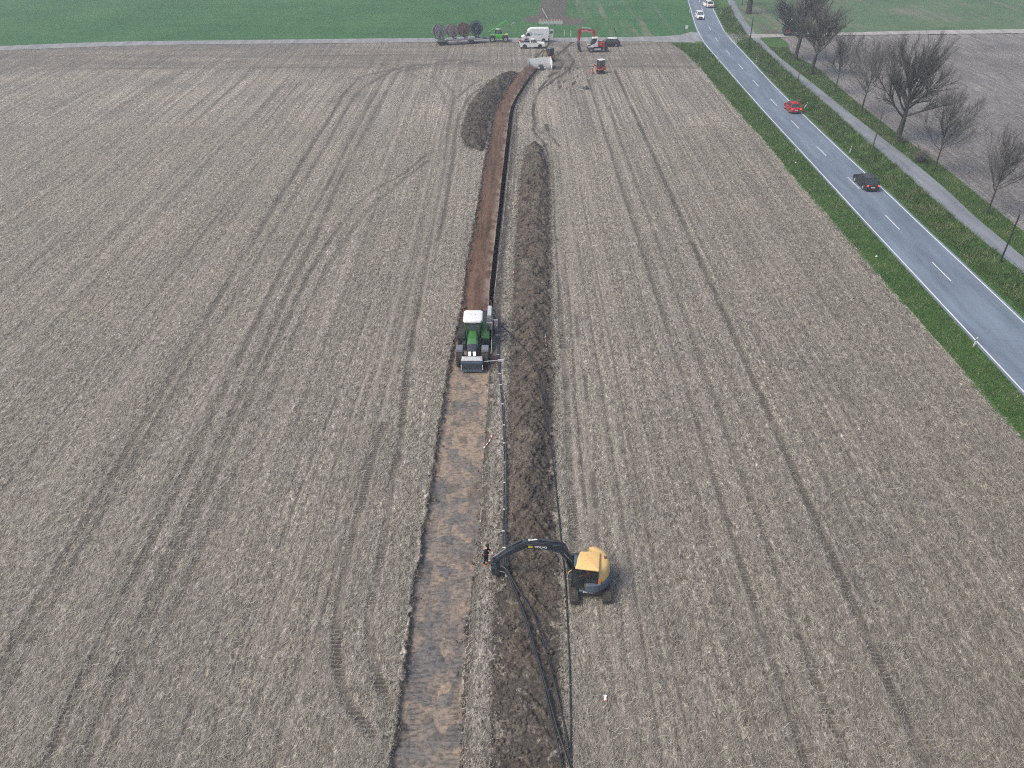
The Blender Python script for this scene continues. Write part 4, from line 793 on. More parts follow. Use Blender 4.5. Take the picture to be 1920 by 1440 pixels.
# ---------------------------------------------------------------- tracked digger
def track_unit(par, cx, y0, y1, L, H, mat='tyre_mud', lugs=26, name='track'):
    """rubber track seen along x : loop in x,z between y0 and y1"""
    r = H/2; pts = []; h = L/2-r
    for k in range(9): a = -math.pi/2+math.pi*k/8; pts.append((cx+h+r*math.cos(a), r+r*math.sin(a)))
    for k in range(9): a = math.pi/2+math.pi*k/8; pts.append((cx-h+r*math.cos(a), r+r*math.sin(a)))
    m = MB(); m.prism(pts, y0, y1); per = 4*h+2*math.pi*r
    for k in range(lugs):
        s = per*k/lugs
        if s < 2*h: p, q = (cx-h+s, 2*r+.012), (0, 1)
        elif s < 2*h+math.pi*r: a = math.pi/2-(s-2*h)/r; p, q = (cx+h+(r+.012)*math.cos(a), r+(r+.012)*math.sin(a)), (math.cos(a), math.sin(a))
        elif s < 4*h+math.pi*r: p, q = (cx+h-(s-2*h-math.pi*r), -.0), (0, -1)
        else: a = -math.pi/2-(s-4*h-math.pi*r)/r; p, q = (cx-h+(r+.012)*math.cos(a), r+(r+.012)*math.sin(a)), (math.cos(a), math.sin(a))
        m.bar((p[0], y0+.01, max(p[1], .02)), (p[0], y1-.01, max(p[1], .02)), .045, .035, up=(q[0], 0, q[1]) if abs(q[1]) < .99 else (0,0,1))
    o = m.build(name, M[mat], par); w = MB(); sgn = 1 if y1 > 0 else -1; ye = y1 if sgn > 0 else y0
    for k in range(4): w.cyl((cx-h+2*h*k/3, ye-.02, r*.85), (cx-h+2*h*k/3, ye+.025*sgn, r*.85), r*.55, 12)
    w.build('rollers', M['dark'], o); return o
def big_digger():
    gx, gy = 4.46, 28.38; HB = math.atan2(29.09-28.5, -.94-5.0)   # the upper body faces the bucket
    t = thing('tracked_excavator', 'yellow and dark blue tracked excavator lifting cables in the foreground', 'excavator', (gx, gy, 0), HB)
    und = Matrix.Rotation(math.pi/2-HB, 4, 'Z')   # undercarriage stays along world y
    def ub(o): o.matrix_local = und; return o
    for s in (-1, 1): ub(track_unit(t, -.06, s*.93-.225, s*.93+.225, 2.85, .62, lugs=34))
    m = MB(); m.box(-.95,.9,-.72,.72,.28,.60); m.cyl((0,0,.55),(0,0,.78),.55,24); ub(m.build('undercarriage', M['dark'], t, bevel=.03))
    m = MB(); m.box(1.78,1.88,-1.15,1.15,.08,.60); m.bar((.9,-.45,.42),(1.80,-.45,.32),.12,.14); m.bar((.9,.45,.42),(1.80,.45,.32),.12,.14); m.box(1.70,1.80,-1.15,1.15,.52,.60); ub(m.build('dozer_blade', M['dark'], t, bevel=.01))
    # deck disc and counterweight
    def disc(r, z0, z1, a0=0, a1=360, ri=0, n=40, rt=None):
        rt = rt or r; b, c = [], []
        for k in range(n+1): a = R(a0+(a1-a0)*k/n); b.append((r*math.cos(a), r*math.sin(a))); c.append((rt*math.cos(a), rt*math.sin(a)))
        if a1-a0 < 359: inner = [(ri*math.cos(R(a0+(a1-a0)*k/n)), ri*math.sin(R(a0+(a1-a0)*k/n))) for k in range(n+1)][::-1]
        else: b, c, inner = b[:-1], c[:-1], []
        o = b+inner; p = c+inner; N = len(o); return MB().add([(x,y,z0) for x, y in o]+[(x,y,z1) for x, y in p], [tuple(range(N))[::-1], tuple(range(N, 2*N))]+[(i,(i+1)%N,N+(i+1)%N,N+i) for i in range(N)])
    disc(1.17,.78,1.02).build('turntable_deck', M['navy'], t, bevel=.02)
    disc(1.26,.84,1.42,80,280,.55,40,1.24).build('counterweight', M['slate'], t, bevel=.05)
    # engine hood : rear, domed
    secs = []
    for z, r in ((1.40,1.15),(1.80,1.14),(2.12,1.07),(2.30,.93),(2.38,.70)):
        sec = [(r*math.cos(R(a)), r*math.sin(R(a)), z) for a in np.linspace(112, 262, 30)]; xf = -.02 if z < 2.2 else -.10; secs.append(sec+[(xf+.15, -r*.92, z), (xf-.30, -.05, z), (-.45, .0, z)])
    m = MB(); m.loft(secs); m.build('engine_hood', M['yellow'], t, bevel=.03, smooth=True)
    disc(.70,1.02,1.66,-88,-12,.05,10).build('fuel_tank', M['dark'], t, bevel=.04)
    m = MB(); m.box(-.62,-.46,.85,1.06,1.40,1.75); m.build('warning_plate', M['orange'], t); m = MB(); m.cyl((-.80,-.05,2.2),(-.80,-.05,2.48),.055,10); m.box(-.92,-.70,-.22,-.12,2.2,2.36); m.build('exhaust', M['rust'], t)
    # cab on the side facing the camera
    x0, x1, y0, y1, z0, z1 = -.42, .98, -.02, 1.06, 1.0, 2.50
    m = MB(); pr = [(x0,z0),(x1,z0),(x1+.02,z0+.45),(x1-.12,z1-.04),(x0,z1-.04)]
    m.prism(pr, y0+.05, y0+.06); m.build('cab_rear_panel', M['navy'], t)
    m = MB(); c_ = [((x0,y),(x0,y)) for y in (y0,y1)]
    for y in (y0+.03, y1-.03):
        m.bar((x0,y,z0),(x0,y,z1),.07,.09); m.bar((x1,y,z0),(x1+.02,y,z0+.45),.06,.06); m.bar((x1+.02,y,z0+.45),(x1-.14,y,z1),.06,.06); m.bar((x0,y,z0+.03),(x1,y,z0+.03),.07,.07); m.bar((x0,y,z1-.03),(x1-.14,y,z1-.03),.06,.06)
    m.bar((.38,y1-.02,z0),(.38,y1-.02,z1),.045,.05); m.bar((x0,y1-.02,1.55),(.38,y1-.02,1.55),.04,.03); m.bar((x1,y0,z0+.03),(x1,y1,z0+.03),.06,.06); m.build('cab_frame', M['black'], t)
    m = MB(); m.add([(x0,y1-.04,z0+.05),(x1,y1-.04,z0+.05),(x1+.01,y1-.04,z0+.45),(x1-.13,y1-.04,z1-.05),(x0,y1-.04,z1-.05)], [(0,1,2,3,4)]); m.add([(x1+.01,y0+.05,z0+.45),(x1+.01,y1-.05,z0+.45),(x1-.13,y1-.05,z1-.05),(x1-.13,y0+.05,z1-.05)], [(0,1,2,3)]); m.build('cab_window', M['clear'], t)
    m = MB(); sec = []
    for z, k in ((z1-.03,0),(z1+.05,.0),(z1+.09,.06)): sec.append([(x0-.10+k,y0-.30+k,z),(x1-.38-k*.5,y0-.22+k,z),(x1-.20-k,y0+.3,z),(x1-.12-k,y1-.06-k,z),(.38,y1-.02-k,z),(x0-.05+k,y1+.02-k,z)])
    m.loft(sec)
    m.build('cab_roof', M['yellow'], t, bevel=.04, smooth=True); m = MB(); m.box(x1-.30,x1-.05,y0+.10,y1-.22,z1-.06,z1+.075); m.build('roof_window', M['glassb'], t, bevel=.02)
    m = MB()
    for k in range(5): m.box(x0+.05,x1-.42,y0+.13+k*.17,y0+.15+k*.17,z1+.088,z1+.10)
    m.build('roof_ribs', M['yellow'], t); m = MB(); m.box(-.25,.20,.30,.80,1.05,1.42); m.box(-.32,-.18,.30,.80,1.35,2.0); m.build('seat', M['black'], t, bevel=.04)
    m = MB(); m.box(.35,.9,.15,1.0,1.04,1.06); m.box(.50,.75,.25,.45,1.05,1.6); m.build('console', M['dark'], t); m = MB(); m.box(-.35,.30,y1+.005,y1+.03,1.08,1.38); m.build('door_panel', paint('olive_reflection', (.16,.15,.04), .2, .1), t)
    m = MB(); m.tube([(x1+.05,y1-.1,2.35),(x1+.22,y1+.02,2.3),(x1+.24,y1+.05,1.75),(x1+.08,y1,1.6)], .018, 6); m.build('handrail', M['yellow'], t, smooth=True); MB().box(x1+.19,x1+.25,y1-.0,y1+.12,1.9,2.12).build('mirror', M['black'], t, bevel=.01)
    m = MB(); m.box(-.40,.55,.60,1.16,.70,.86); m.build('side_skirt', M['slate'], t, bevel=.04); text(t, 'ECR88', .20, frame_m((-.12,1.235,1.22) if False else (.05,1.165,.78), (-1,0,0), (0,0,1)), M['white'], bold=.006)
    # boom, arm, bucket in the plane y=-.18..+.18 (r,z measured)
    yb = -.22; RM = lambda r: r-.54 if r > 2 else (r-.54*max(0, r-.85)/1.15); B = lambda r, z, dy=0: (RM(r), yb+dy, z)
    m = MB(); m.box(.55,1.10,yb-.24,yb+.24,.92,1.25); m.build('swing_post', M['dark'], t, bevel=.03)
    def plate(pts, w, name, mat='navy', bev=.02): m = MB(); m.prism([(RM(a), b) for a, b in pts], yb-w/2, yb+w/2); return m.build(name, M[mat], t, bevel=bev)
    plate([(.85,1.05),(1.15,1.00),(2.35,2.45),(2.75,2.62),(2.85,2.75),(2.72,3.06),(2.35,3.10),(2.02,2.98),(.90,1.45)], .30, 'lower_boom')
    plate([(2.30,2.72),(2.55,2.66),(4.10,2.60),(4.48,2.72),(4.45,2.98),(4.15,3.12),(2.55,3.14),(2.28,3.05)], .26, 'upper_boom')
    plate([(4.05,2.78),(4.30,2.58),(6.15,1.08),(6.28,1.12),(6.28,1.22),(5.10,2.36),(4.60,2.94),(4.25,3.16),(3.95,3.14),(3.90,3.0)], .24, 'arm')
    m = MB(); m.tube([B(1.10,.98,.22),B(1.85,1.95,.22)],.065,10); m.tube([B(1.10,.98,-.22),B(1.85,1.95,-.22)],.065,10); m.tube([B(2.5,3.26),B(3.6,3.28)],.075,10); m.tube([B(4.5,3.12),B(5.35,2.42)],.06,10); m.build('hydraulic_cylinder', M['navy'], t, smooth=True)
    m = MB(); m.tube([B(1.85,1.95,.22),B(2.35,2.55,.22)],.03,8); m.tube([B(1.85,1.95,-.22),B(2.35,2.55,-.22)],.03,8); m.tube([B(3.6,3.28),B(4.1,3.14)],.038,8); m.tube([B(5.35,2.42),B(6.12,1.55)],.034,8); m.build('piston_rod', M['chrome'], t, smooth=True)
    m = MB(); m.tube([B(2.1,3.05,.1),B(2.4,3.42,.1),B(2.8,3.30,.1),B(3.2,3.2,.12)],.022,6); m.tube([B(1.9,2.9,0),B(2.25,3.38,0),B(2.7,3.34,0)],.022,6); m.tube([B(1.2,1.6,.17),B(1.75,2.5,.18),B(2.3,2.98,.17),B(3.2,3.0,.15),B(4.2,2.98,.14),B(4.8,2.55,.14)],.016,5); m.build('hoses', M['black'], t, smooth=True)
    m = MB(); m.box(5.41,5.74,yb-.16,yb+.16,.84,1.14); m.cyl(B(6.15,1.5,-.12),B(6.15,1.5,.12),.05,8); m.bar(B(6.15,1.5),B(6.05,1.05),.16,.07); m.build('quick_coupler', M['dark'], t, bevel=.02)
    # ditch bucket opening towards the digger
    pr = [(6.24,.92),(5.90,.92),(5.78,.74),(5.78,.50),(5.94,.34),(6.16,.32),(6.18,.37),(5.98,.40),(5.86,.54),(5.86,.70),(5.95,.84),(6.24,.86)]
    m = MB(); m.prism([(a-.54,b) for a,b in pr], yb-.33, yb+.33); sp = [(6.24,.92),(5.90,.92),(5.78,.74),(5.78,.50),(5.94,.34),(6.16,.32)]; m.prism([(a-.54,b) for a,b in sp], yb-.36, yb-.33); m.prism([(a-.54,b) for a,b in sp], yb+.33, yb+.36); m.build('bucket', M['navy'], t, bevel=.01)
    m = MB(); m.tube([B(5.75,.70,.3),B(5.45,.62,.3),B(5.35,.42,.25)],.025,6); m.tube([B(5.75,.70,-.1),B(5.48,.60,-.05),B(5.35,.42,.0)],.025,6); m.box(4.74,4.88,yb-.15,yb+.40,.30,.37); m.build('cable_hook', M['grey'], t)
    m = MB(); m.box(3.32,3.56,yb+.13,yb+.142,2.70,2.86); m.build('badge', paint('badge_yellow', (.62,.52,.04), .4, .1), t)
    text(t, 'VOLVO', .21, frame_m((2.84,yb+.133,2.80), (-1,0,.02), (0,0,1)), M['white'], bold=.008)
    text(t, '98', .30, frame_m((1.55,yb+.153,2.02), (-.6,0,-.62), (-.62,0,.6)), M['lgrey'], bold=.004) if False else None
    MB().box(3.46,3.58,yb-.05,yb+.06,3.17,3.225).build('label_plate', M['plate'], t)
    # dark letters block on the lower boom flank
    m = MB(); m.bar((1.05,yb+.155,1.85),(1.30,yb+.155,2.20),.012,.06); m.bar((1.35,yb+.155,2.25),(1.50,yb+.155,2.46),.012,.05); m.build('boom_marking', M['grey'], t)
    return t, HB, (gx, gy)
dg, HB, (gx, gy) = big_digger()
mm = Matrix.Translation((gx, gy, 0)) @ Matrix.Rotation(HB, 4, 'Z'); op = mm @ Vector((0.02, .55, .96))
person('seated operator in orange jacket inside the yellow excavator cab', tuple(op), HB, cloth('orange_jacket', (.62,.13,.06)), cloth('grey_trousers', (.05,.05,.055)), M['black'], arms='reach', sit=True)
# ---------------------------------------------------------------- farm tractors
def tractor(label, loc, rz, col, rimc, front_box=True, dz=0):
    t = thing('farm_tractor', label, 'tractor', loc, rz)
    for s in (-1, 1):
        wheel(t, 0, s*1.02, 1.0, 1.0, .66, .52, 'tyre', rimc, 22, s); wheel(t, 2.85, s*1.06, .78, .78, .58, .40, 'tyre_mud', rimc, 20, s)
        m = MB(); pts = []
        for k in range(8): a = R(20+17*k); pts.append((1.10*math.cos(a), 1.0+1.10*math.sin(a)))
        for p, q in zip(pts[:-1], pts[1:]): m.hexa([(p[0],s*1.02-.34,p[1]-.03),(q[0],s*1.02-.34,q[1]-.03),(q[0],s*1.02+.34,q[1]-.03),(p[0],s*1.02+.34,p[1]-.03),(p[0],s*1.02-.34,p[1]+.03),(q[0],s*1.02-.34,q[1]+.03),(q[0],s*1.02+.34,q[1]+.03),(p[0],s*1.02+.34,p[1]+.03)])
        m.build('rear_fender', M[col if s > 0 else 'black'], t)  # one fender black: dirt and dark reflection put into its colour
        m = MB(); m.box(2.50,3.18,s*1.06-.30,s*1.06+.30,1.66,1.74,.06,.02); m.box(3.16,3.28,s*1.06-.30,s*1.06+.30,1.50,1.70,.03,.02); m.build('front_fender', M['slateg'], t, bevel=.02)
        m = MB(); m.bar((.95,s*.8,2.55),(1.15,s*1.28,2.5),.03,.03); m.box(1.05,1.12,s*1.30-.10,s*1.30+.10,2.15,2.65); m.build('mirror', M['black'], t, bevel=.02)
        m = MB(); m.box(.55,1.15,s*.95-.22,s*.95+.22,.75,.82); m.box(.60,1.10,s*.98-.15,s*.98+.15,.45,.50); m.box(.35,1.5,s*.62,s*.62+s*.30,.65,1.15); m.build('step_and_tank', M['dark'], t, bevel=.02)
    m = MB(); m.box(-.4,3.3,-.32,.32,.65,1.25); m.bar((2.85,-.9,.78),(2.85,.9,.78),.18,.2); m.bar((0,-.9,1.0),(0,.9,1.0),.3,.3); m.build('chassis', M['dark'], t, bevel=.03)
    def hood(xa, xb, nm, mt, fa, fb):
        secs = []
        for x, (w, zt) in ((xa, fa), (xb, fb)): secs.append([(x,-w,1.15),(x,-w,zt-.16),(x,-w*.72,zt-.02),(x,0,zt+.02),(x,w*.72,zt-.02),(x,w,zt-.16),(x,w,1.15)])
        MB().loft(secs).build(nm, M[mt], t, bevel=.02, smooth=True)
    hood(.95, 2.05, 'hood', col, (.36,2.10), (.43,1.98)); hood(2.05, 2.62, 'hood_middle', 'greenm' if col == 'greenp' else col, (.43,1.98), (.45,1.90)); hood(2.62, 3.62, 'hood_nose', 'navy', (.45,1.90), (.38,1.55))
    for s in (-1, 1): MB().hexa([(3.50,s*.20-.11,1.46),(3.66,s*.20-.10,1.42),(3.66,s*.20+.10,1.42),(3.50,s*.20+.11,1.46),(3.46,s*.20-.11,1.64),(3.63,s*.20-.09,1.56),(3.63,s*.20+.09,1.56),(3.46,s*.20+.11,1.64)]).build('headlight', M['lamp'], t)
    # cab
    m = MB(); b, tp = (-.55,1.05,-.72,.72,1.25), (-.50,.88,-.68,.68,2.92)
    cn = [((b[0],b[2]),(tp[0],tp[2])),((b[1],b[2]*.62),(tp[1],tp[2])),((b[1],b[3]*.62),(tp[1],tp[3])),((b[0],b[3]),(tp[0],tp[3])),((.15,b[2]),(.12,tp[2])),((.15,b[3]),(.12,tp[3]))]
    for (p, q) in cn: m.bar((p[0],p[1],b[4]),(q[0],q[1],tp[4]),.07,.07)
    m.build('cab_frame', M[col], t); m = MB(); m.hexa([(b[0]+.02,b[2]+.02,b[4]),(b[1]-.02,b[2]*.62+.02,b[4]),(b[1]-.02,b[3]*.62-.02,b[4]),(b[0]+.02,b[3]-.02,b[4]),(tp[0]+.02,tp[2]+.02,tp[4]),(tp[1]-.02,tp[2]+.02,tp[4]),(tp[1]-.02,tp[3]-.02,tp[4]),(tp[0]+.02,tp[3]-.02,tp[4])]); m.build('cab_window', M['dirtyglass'], t)
    m = MB(); secs = []
    for z, k in ((2.90,0),(2.98,.10),(3.10,.06),(3.17,-.10)):
        e = .78+k*.5; secs.append([(-.72-k*.6,-e*.8,z),(-.72-k*.6,e*.8,z),(-.55,e,z),(.85,e,z),(1.05+k*.6,e*.78,z),(1.05+k*.6,-e*.78,z),(.85,-e,z),(-.55,-e,z)])
    m.loft(secs); m.build('cab_roof', M['white'], t, bevel=.04, smooth=True)
    m = MB()
    for y in (-.55,-.36,.36,.55): m.box(1.02,1.10,y-.07,y+.07,2.88,2.98)
    m.build('work_lights', M['black'], t, bevel=.01); MB().box(1.03,1.09,-.26,.26,2.93,3.0).build('roof_light_bar', M['lgrey'], t)
    for s in (-.18,.18): MB().cyl((.1,s,3.17),(.1,s,3.20),.03,8).build('roof_cap', M['black'], t)
    m = MB(); m.tube([(1.25,.50,1.3),(1.25,.55,2.3),(1.22,.56,2.75)],.07,10); m.build('exhaust', M['dark'], t, smooth=True); m = MB(); m.box(-.3,.1,-.3,.3,1.3,1.9); m.build('seat', M['black'], t, bevel=.05)
    m = MB(); m.tube([(-.7,-.7,2.9),(-.75,-.9,3.3)],.018,6); m.build('antenna', M['beacon'], t)
    return t
M['dred'] = paint('dull_red_rim', (.16,.03,.03), .6, .4); M['slateg'] = paint('fender_grey', (.17,.19,.22), .5, .4); M['greenm'] = paint('mid_green_hood', (.075,.22,.085), .35, .25)
ty = 54.45; tx = -3.28; tr_ = tractor('green tractor with white cab roof driving along the scraped strip with front box', (tx, ty, -.33), R(-90), 'greenp', 'green'+'p')
m = MB(); m.hexa([(3.85,-.86,.30),(4.30,-.86,.22),(4.30,.86,.22),(3.85,.86,.30),(3.82,-.88,1.20),(4.18,-.90,1.26),(4.18,.90,1.26),(3.82,.88,1.20)]); fb = m.build('front_weight_box', M['slate'], tr_, bevel=.03)
m = MB(); m.hexa([(3.80,-.84,1.21),(4.20,-.88,1.265),(4.20,.88,1.265),(3.80,.84,1.21),(3.60,-.84,1.30),(3.92,-.60,1.37),(3.92,.60,1.37),(3.60,.84,1.30)]); m.build('box_lid', M['lgrey'], fb, bevel=.01)
m = MB(); m.hexa([(4.30,-.75,.55),(4.33,-.75,.55),(4.33,.75,.55),(4.30,.75,.55),(4.215,-.82,1.0),(4.24,-.82,1.0),(4.24,.82,1.0),(4.215,.82,1.0)]); m.build('box_front_panel', M['navy'], fb)
for s in (-1,1): MB().box(4.24,4.33,s*.87-.03,s*.87+.03,.45,.85).build('marker_strip', M['plate'], fb)
m = MB(); m.bar((3.6,0,.8),(3.85,0,.7),.5,.12); m.build('front_linkage', M['dark'], tr_)
m = MB(); m.bar((3.95,.85,1.0),(3.95,2.25,1.15),.05,.05); m.box(3.85,4.05,2.15,2.62,1.08,1.2); m.build('front_guide_arm', M['lgrey'], tr_); MB().box(3.88,3.95,1.92,1.99,.35,1.6).build('red_marker', M['red'], tr_)
m = MB(); m.box(-2.9,-1.15,1.12,1.52,.85,2.35,.05,.03); m.build('side_housing', M['lgrey'], tr_, bevel=.03); m = MB(); m.hexa([(-2.9,1.50,.5),(2.0,1.52,.5),(2.0,1.56,.5),(-2.9,1.54,.5),(-2.9,1.50,1.0),(.9,1.52,1.25),(.9,1.56,1.25),(-2.9,1.54,1.0)]); m.build('side_shield', M['lgrey'], tr_, bevel=.01)
m = MB(); m.hexa([(-3.3,.2,.4),(-1.2,.2,.9),(-1.2,1.2,.9),(-3.3,1.2,.4),(-3.5,.1,1.5),(-1.2,.1,1.6),(-1.2,1.2,1.6),(-3.5,1.2,1.5)]); m.build('filling_chute', M['black'], tr_, bevel=.03)
m = MB(); m.bar((-.6,.8,2.45),(-.6,2.0,2.2),.06,.06); m.box(-.72,-.48,1.75,2.05,1.55,2.25); m.cyl((-.9,1.98,1.75),(-.3,1.98,1.75),.06,8); m.bar((-3.4,1.4,1.2),(-3.4,1.42,2.6),.04,.04); m.build('cable_guide', M['grey'], tr_)
m = MB()
for k in range(3): m.box(-.02+k*.0,.0,1.12+k*.16,1.20+k*.16,1.9,2.3, m=None)
m.build('warning_stripes', M['red'], tr_); MB().box(-.05,-.025,1.08,1.60,1.85,2.35).build('warning_board', M['white'], tr_)
fx, fy = P(1478, 68.5); tractor('dark green tractor with red wheel rims half hidden behind the tallest roadside tree', (fx, fy+1.4, .1), R(-14), 'dgreen', 'dred')
# ---------------------------------------------------------------- cable trailer and drums
def trailer():
    x0, y0 = P(860, 84.0); rz = math.atan2(P(905,80.5)[1]-P(822,85)[1], P(905,80.5)[0]-P(822,85)[0]); t = thing('cable_trailer', 'long low flatbed trailer carrying four cable drums on the far track', 'trailer', (x0, y0+1.15, 0), rz)
    m = MB(); m.box(-5.0,5.0,-1.2,1.2,.95,1.07); m.box(-5.0,5.0,-.5,-.35,.75,.95); m.box(-5.0,5.0,.35,.5,.75,.95)
    for s in (-1.2,1.14): m.box(-5.0,5.0,s,s+.06,.80,.98)
    m.build('deck', M['grey'], t, bevel=.01)
    m = MB(); m.box(-2.6,2.0,-1.18,-1.12,.30,.38); m.box(-2.6,2.0,-1.18,-1.12,.60,.68); m.build('side_guard', M['chrome'], t); m = MB(); m.bar((5.0,0,.85),(7.3,0,.65),.12,.12); m.bar((5.0,.8,.9),(6.6,0,.7),.09,.09); m.bar((5.0,-.8,.9),(6.6,0,.7),.09,.09); m.build('drawbar', M['dark'], t)
    for cx in (-4.1,-2.95,2.6):
        for s in (-1,1): wheel(t, cx, s*1.0, .5, .5, .34, .28, 'tyre', 'dark', 0, s)
        MB().box(cx-.6,cx+.6,-1.22,-.8,1.02,1.06).build('mudguard', M['black'], t)
    for cx in (-3.0,-.6,1.8): MB().box(cx,cx+1.5,-1.15,-.55,1.075,1.40).build('ramp_panel', M['lgrey'], t, bevel=.02)
    return t, (x0, y0+1.15), rz
trl, tc, trz = trailer()
def drum(label, lx, D, ang, cf, cc, spokes=False, w=1.1):
    c, s_ = math.cos(trz), math.sin(trz); t = thing('cable_drum', label, 'cable drum', (tc[0]+c*lx, tc[1]+s_*lx, 1.08), ang, 'cable drums on the trailer'); r = D/2; z = r+.35
    for s in (-1, 1):
        m = MB(); y = s*w/2
        if spokes:
            m.lathe([(-.03,r),(.03,r),(.03,r-.14),(-.03,r-.14),(-.03,r)], (0,y,z), 'y', 36); m.lathe([(-.03,.34),(.03,.34),(.03,.001),(-.03,.001),(-.03,.34)], (0,y,z), 'y', 20)
            for k in range(12): a = k*math.pi/6; m.bar((.3*math.cos(a),y,z+.3*math.sin(a)),((r-.1)*math.cos(a),y,z+(r-.1)*math.sin(a)),.06,.10,.05,.07, up=(0,1,0))
        else:
            m.lathe([(-.03,.001),(-.03,r),(.03,r),(.03,.001)], (0,y,z), 'y', 36); m.lathe([(s*.03,r-.03),(s*.055,r),(s*.055,r-.1),(s*.03,r-.1)], (0,y,z), 'y', 36); m.lathe([(s*.03,.001),(s*.09,.22),(s*.09,.001)], (0,y,z), 'y', 16)
            for k in range(6): a = k*math.pi/3; m.bar((.2*math.cos(a),y+s*.04,z+.2*math.sin(a)),((r-.1)*math.cos(a),y+s*.04,z+(r-.1)*math.sin(a)),.03,.05, up=(0,1,0))
        m.build('flange', cf, t, smooth=False)
    m = MB(); k = r*.80 if spokes or cc is M['cable'] else r*.55; m.lathe([(-w/2+.03,.001),(-w/2+.03,k*.97),(0,k),(w/2-.03,k*.97),(w/2-.03,.001)], (0,0,z), 'y', 32); m.build('wound_cable', cc, t, smooth=True)
    m = MB()
    for s in (-1, 1):
        for q in (-1, 1): m.bar((q*.62,s*(w/2+.16),0),(0,s*(w/2+.16),z),.08,.10)
        m.bar((-.7,s*(w/2+.16),.05),(.7,s*(w/2+.16),.05),.08,.08)
    m.cyl((0,-w/2-.22,z),(0,w/2+.22,z),.06,10); m.build('stand', M['dark'], t)
drum('grey cable drum with dark upper rim leftmost on the trailer', -4.15, 2.55, R(32), M['rustg'], M['cable'])
drum('dusty brown grey cable drum second from the left on the trailer', -1.35, 2.45, R(32), M['rustg2'] if 'rustg2' in M else paint('dusty_flange', (.36,.30,.285), .8, .5, 0, (.14,.09,.08), 3), M['rust'])
drum('rusty reddish brown cable drum third from the left on the trailer', 1.15, 2.6, R(30), paint('rust_red', (.27,.165,.14), .85, .5, 0, (.1,.05,.04), 3), M['rust'])
drum('black spoked cable drum rightmost on the trailer', 3.85, 2.9, R(8), paint('dark_spokes', (.085,.105,.14), .5, .2), M['cable'], True, 1.0)
# ---------------------------------------------------------------- telehandler
def telehandler():
    x0, y0 = P(935, 79.5); t = thing('telehandler', 'bright green telehandler with raised boom between the drum trailer and the van', 'telehandler', (x0, y0+1.1, .02), R(2))
    for cx in (-1.42,1.42):
        for s in (-1,1): wheel(t, cx, s*.95, .62, .62, .44, .34, 'tyre', 'lgrey', 0, s)
    m = MB(); m.prism([(-1.9,.75),(-.7,.55),(.7,.55),(1.9,.75),(1.95,1.2),(.95,1.45),(-.2,1.45),(-1.9,1.35)], -.72, .72); m.build('body', M['greenb'], t, bevel=.06, smooth=True)
    m = MB(); m.prism([(-.75,.6),(.72,.6),(.72,1.32),(-.75,1.32)], -.98, -.72); m.build('engine_cover', M['greenb'], t, bevel=.05); m = MB()
    for cx in (-1.42,1.42):
        for s in (-1,1): MB().box(cx-.6,cx+.6,s*.95-.22,s*.95+.22,1.28,1.34).build('mudguard', M['black'], t, bevel=.02)
    m = MB(); m.hexa([(-.75,.05,1.4),(.75,.05,1.4),(.75,.85,1.4),(-.75,.85,1.4),(-.65,.12,2.3),(.35,.12,2.3),(.35,.80,2.3),(-.65,.80,2.3)]); m.build('cab', M['glassb'], t, bevel=.03)
    m = MB()
    for p, q in (((-.75,.05),(-.65,.12)),((.75,.05),(.35,.12)),((.75,.85),(.35,.80)),((-.75,.85),(-.65,.80))): m.bar((p[0],p[1],1.4),(q[0],q[1],2.3),.06,.06)
    m.build('cab_frame', M['black'], t); MB().box(-.75,.45,.05,.88,2.3,2.38,.05,.05).build('cab_roof', M['white'], t, bevel=.03)
    m = MB(); m.bar((-2.15,-.25,1.75),(1.65,-.25,4.05),.30,.34,.26,.28); m.build('boom', M['greenb'], t, bevel=.02); m = MB(); m.bar((1.6,-.25,4.05),(2.35,-.25,3.15),.24,.24); m.build('boom_head', M['greenb'], t, bevel=.02)
    m = MB(); m.bar((-.6,-.25,1.3),(.5,-.25,3.0),.10,.10); m.build('lift_cylinder', M['chrome'], t)
    m = MB(); m.box(2.25,2.40,-.75,.3,2.95,3.25); m.build('fork_carriage', M['dark'], t); MB().bar((2.35,-.6,3.0),(3.35,-.6,3.75),.10,.06).build('fork', M['lgrey'], t); MB().bar((2.35,.1,3.0),(3.35,.1,3.75),.10,.06).build('fork', M['lgrey'], t); MB().tube([(2.5,-.3,2.95),(2.7,-.3,2.3),(2.9,-.3,1.5)],.015,5).build('hanging_chain', M['grey'], t)
    m = MB(); m.box(1.35,2.0,-.5,.5,1.2,1.45); m.build('front_cover', M['yellow'], t, bevel=.04); MB().ball((.55,.9,2.35),.09,6).build('beacon', M['beacon'], t)
telehandler()
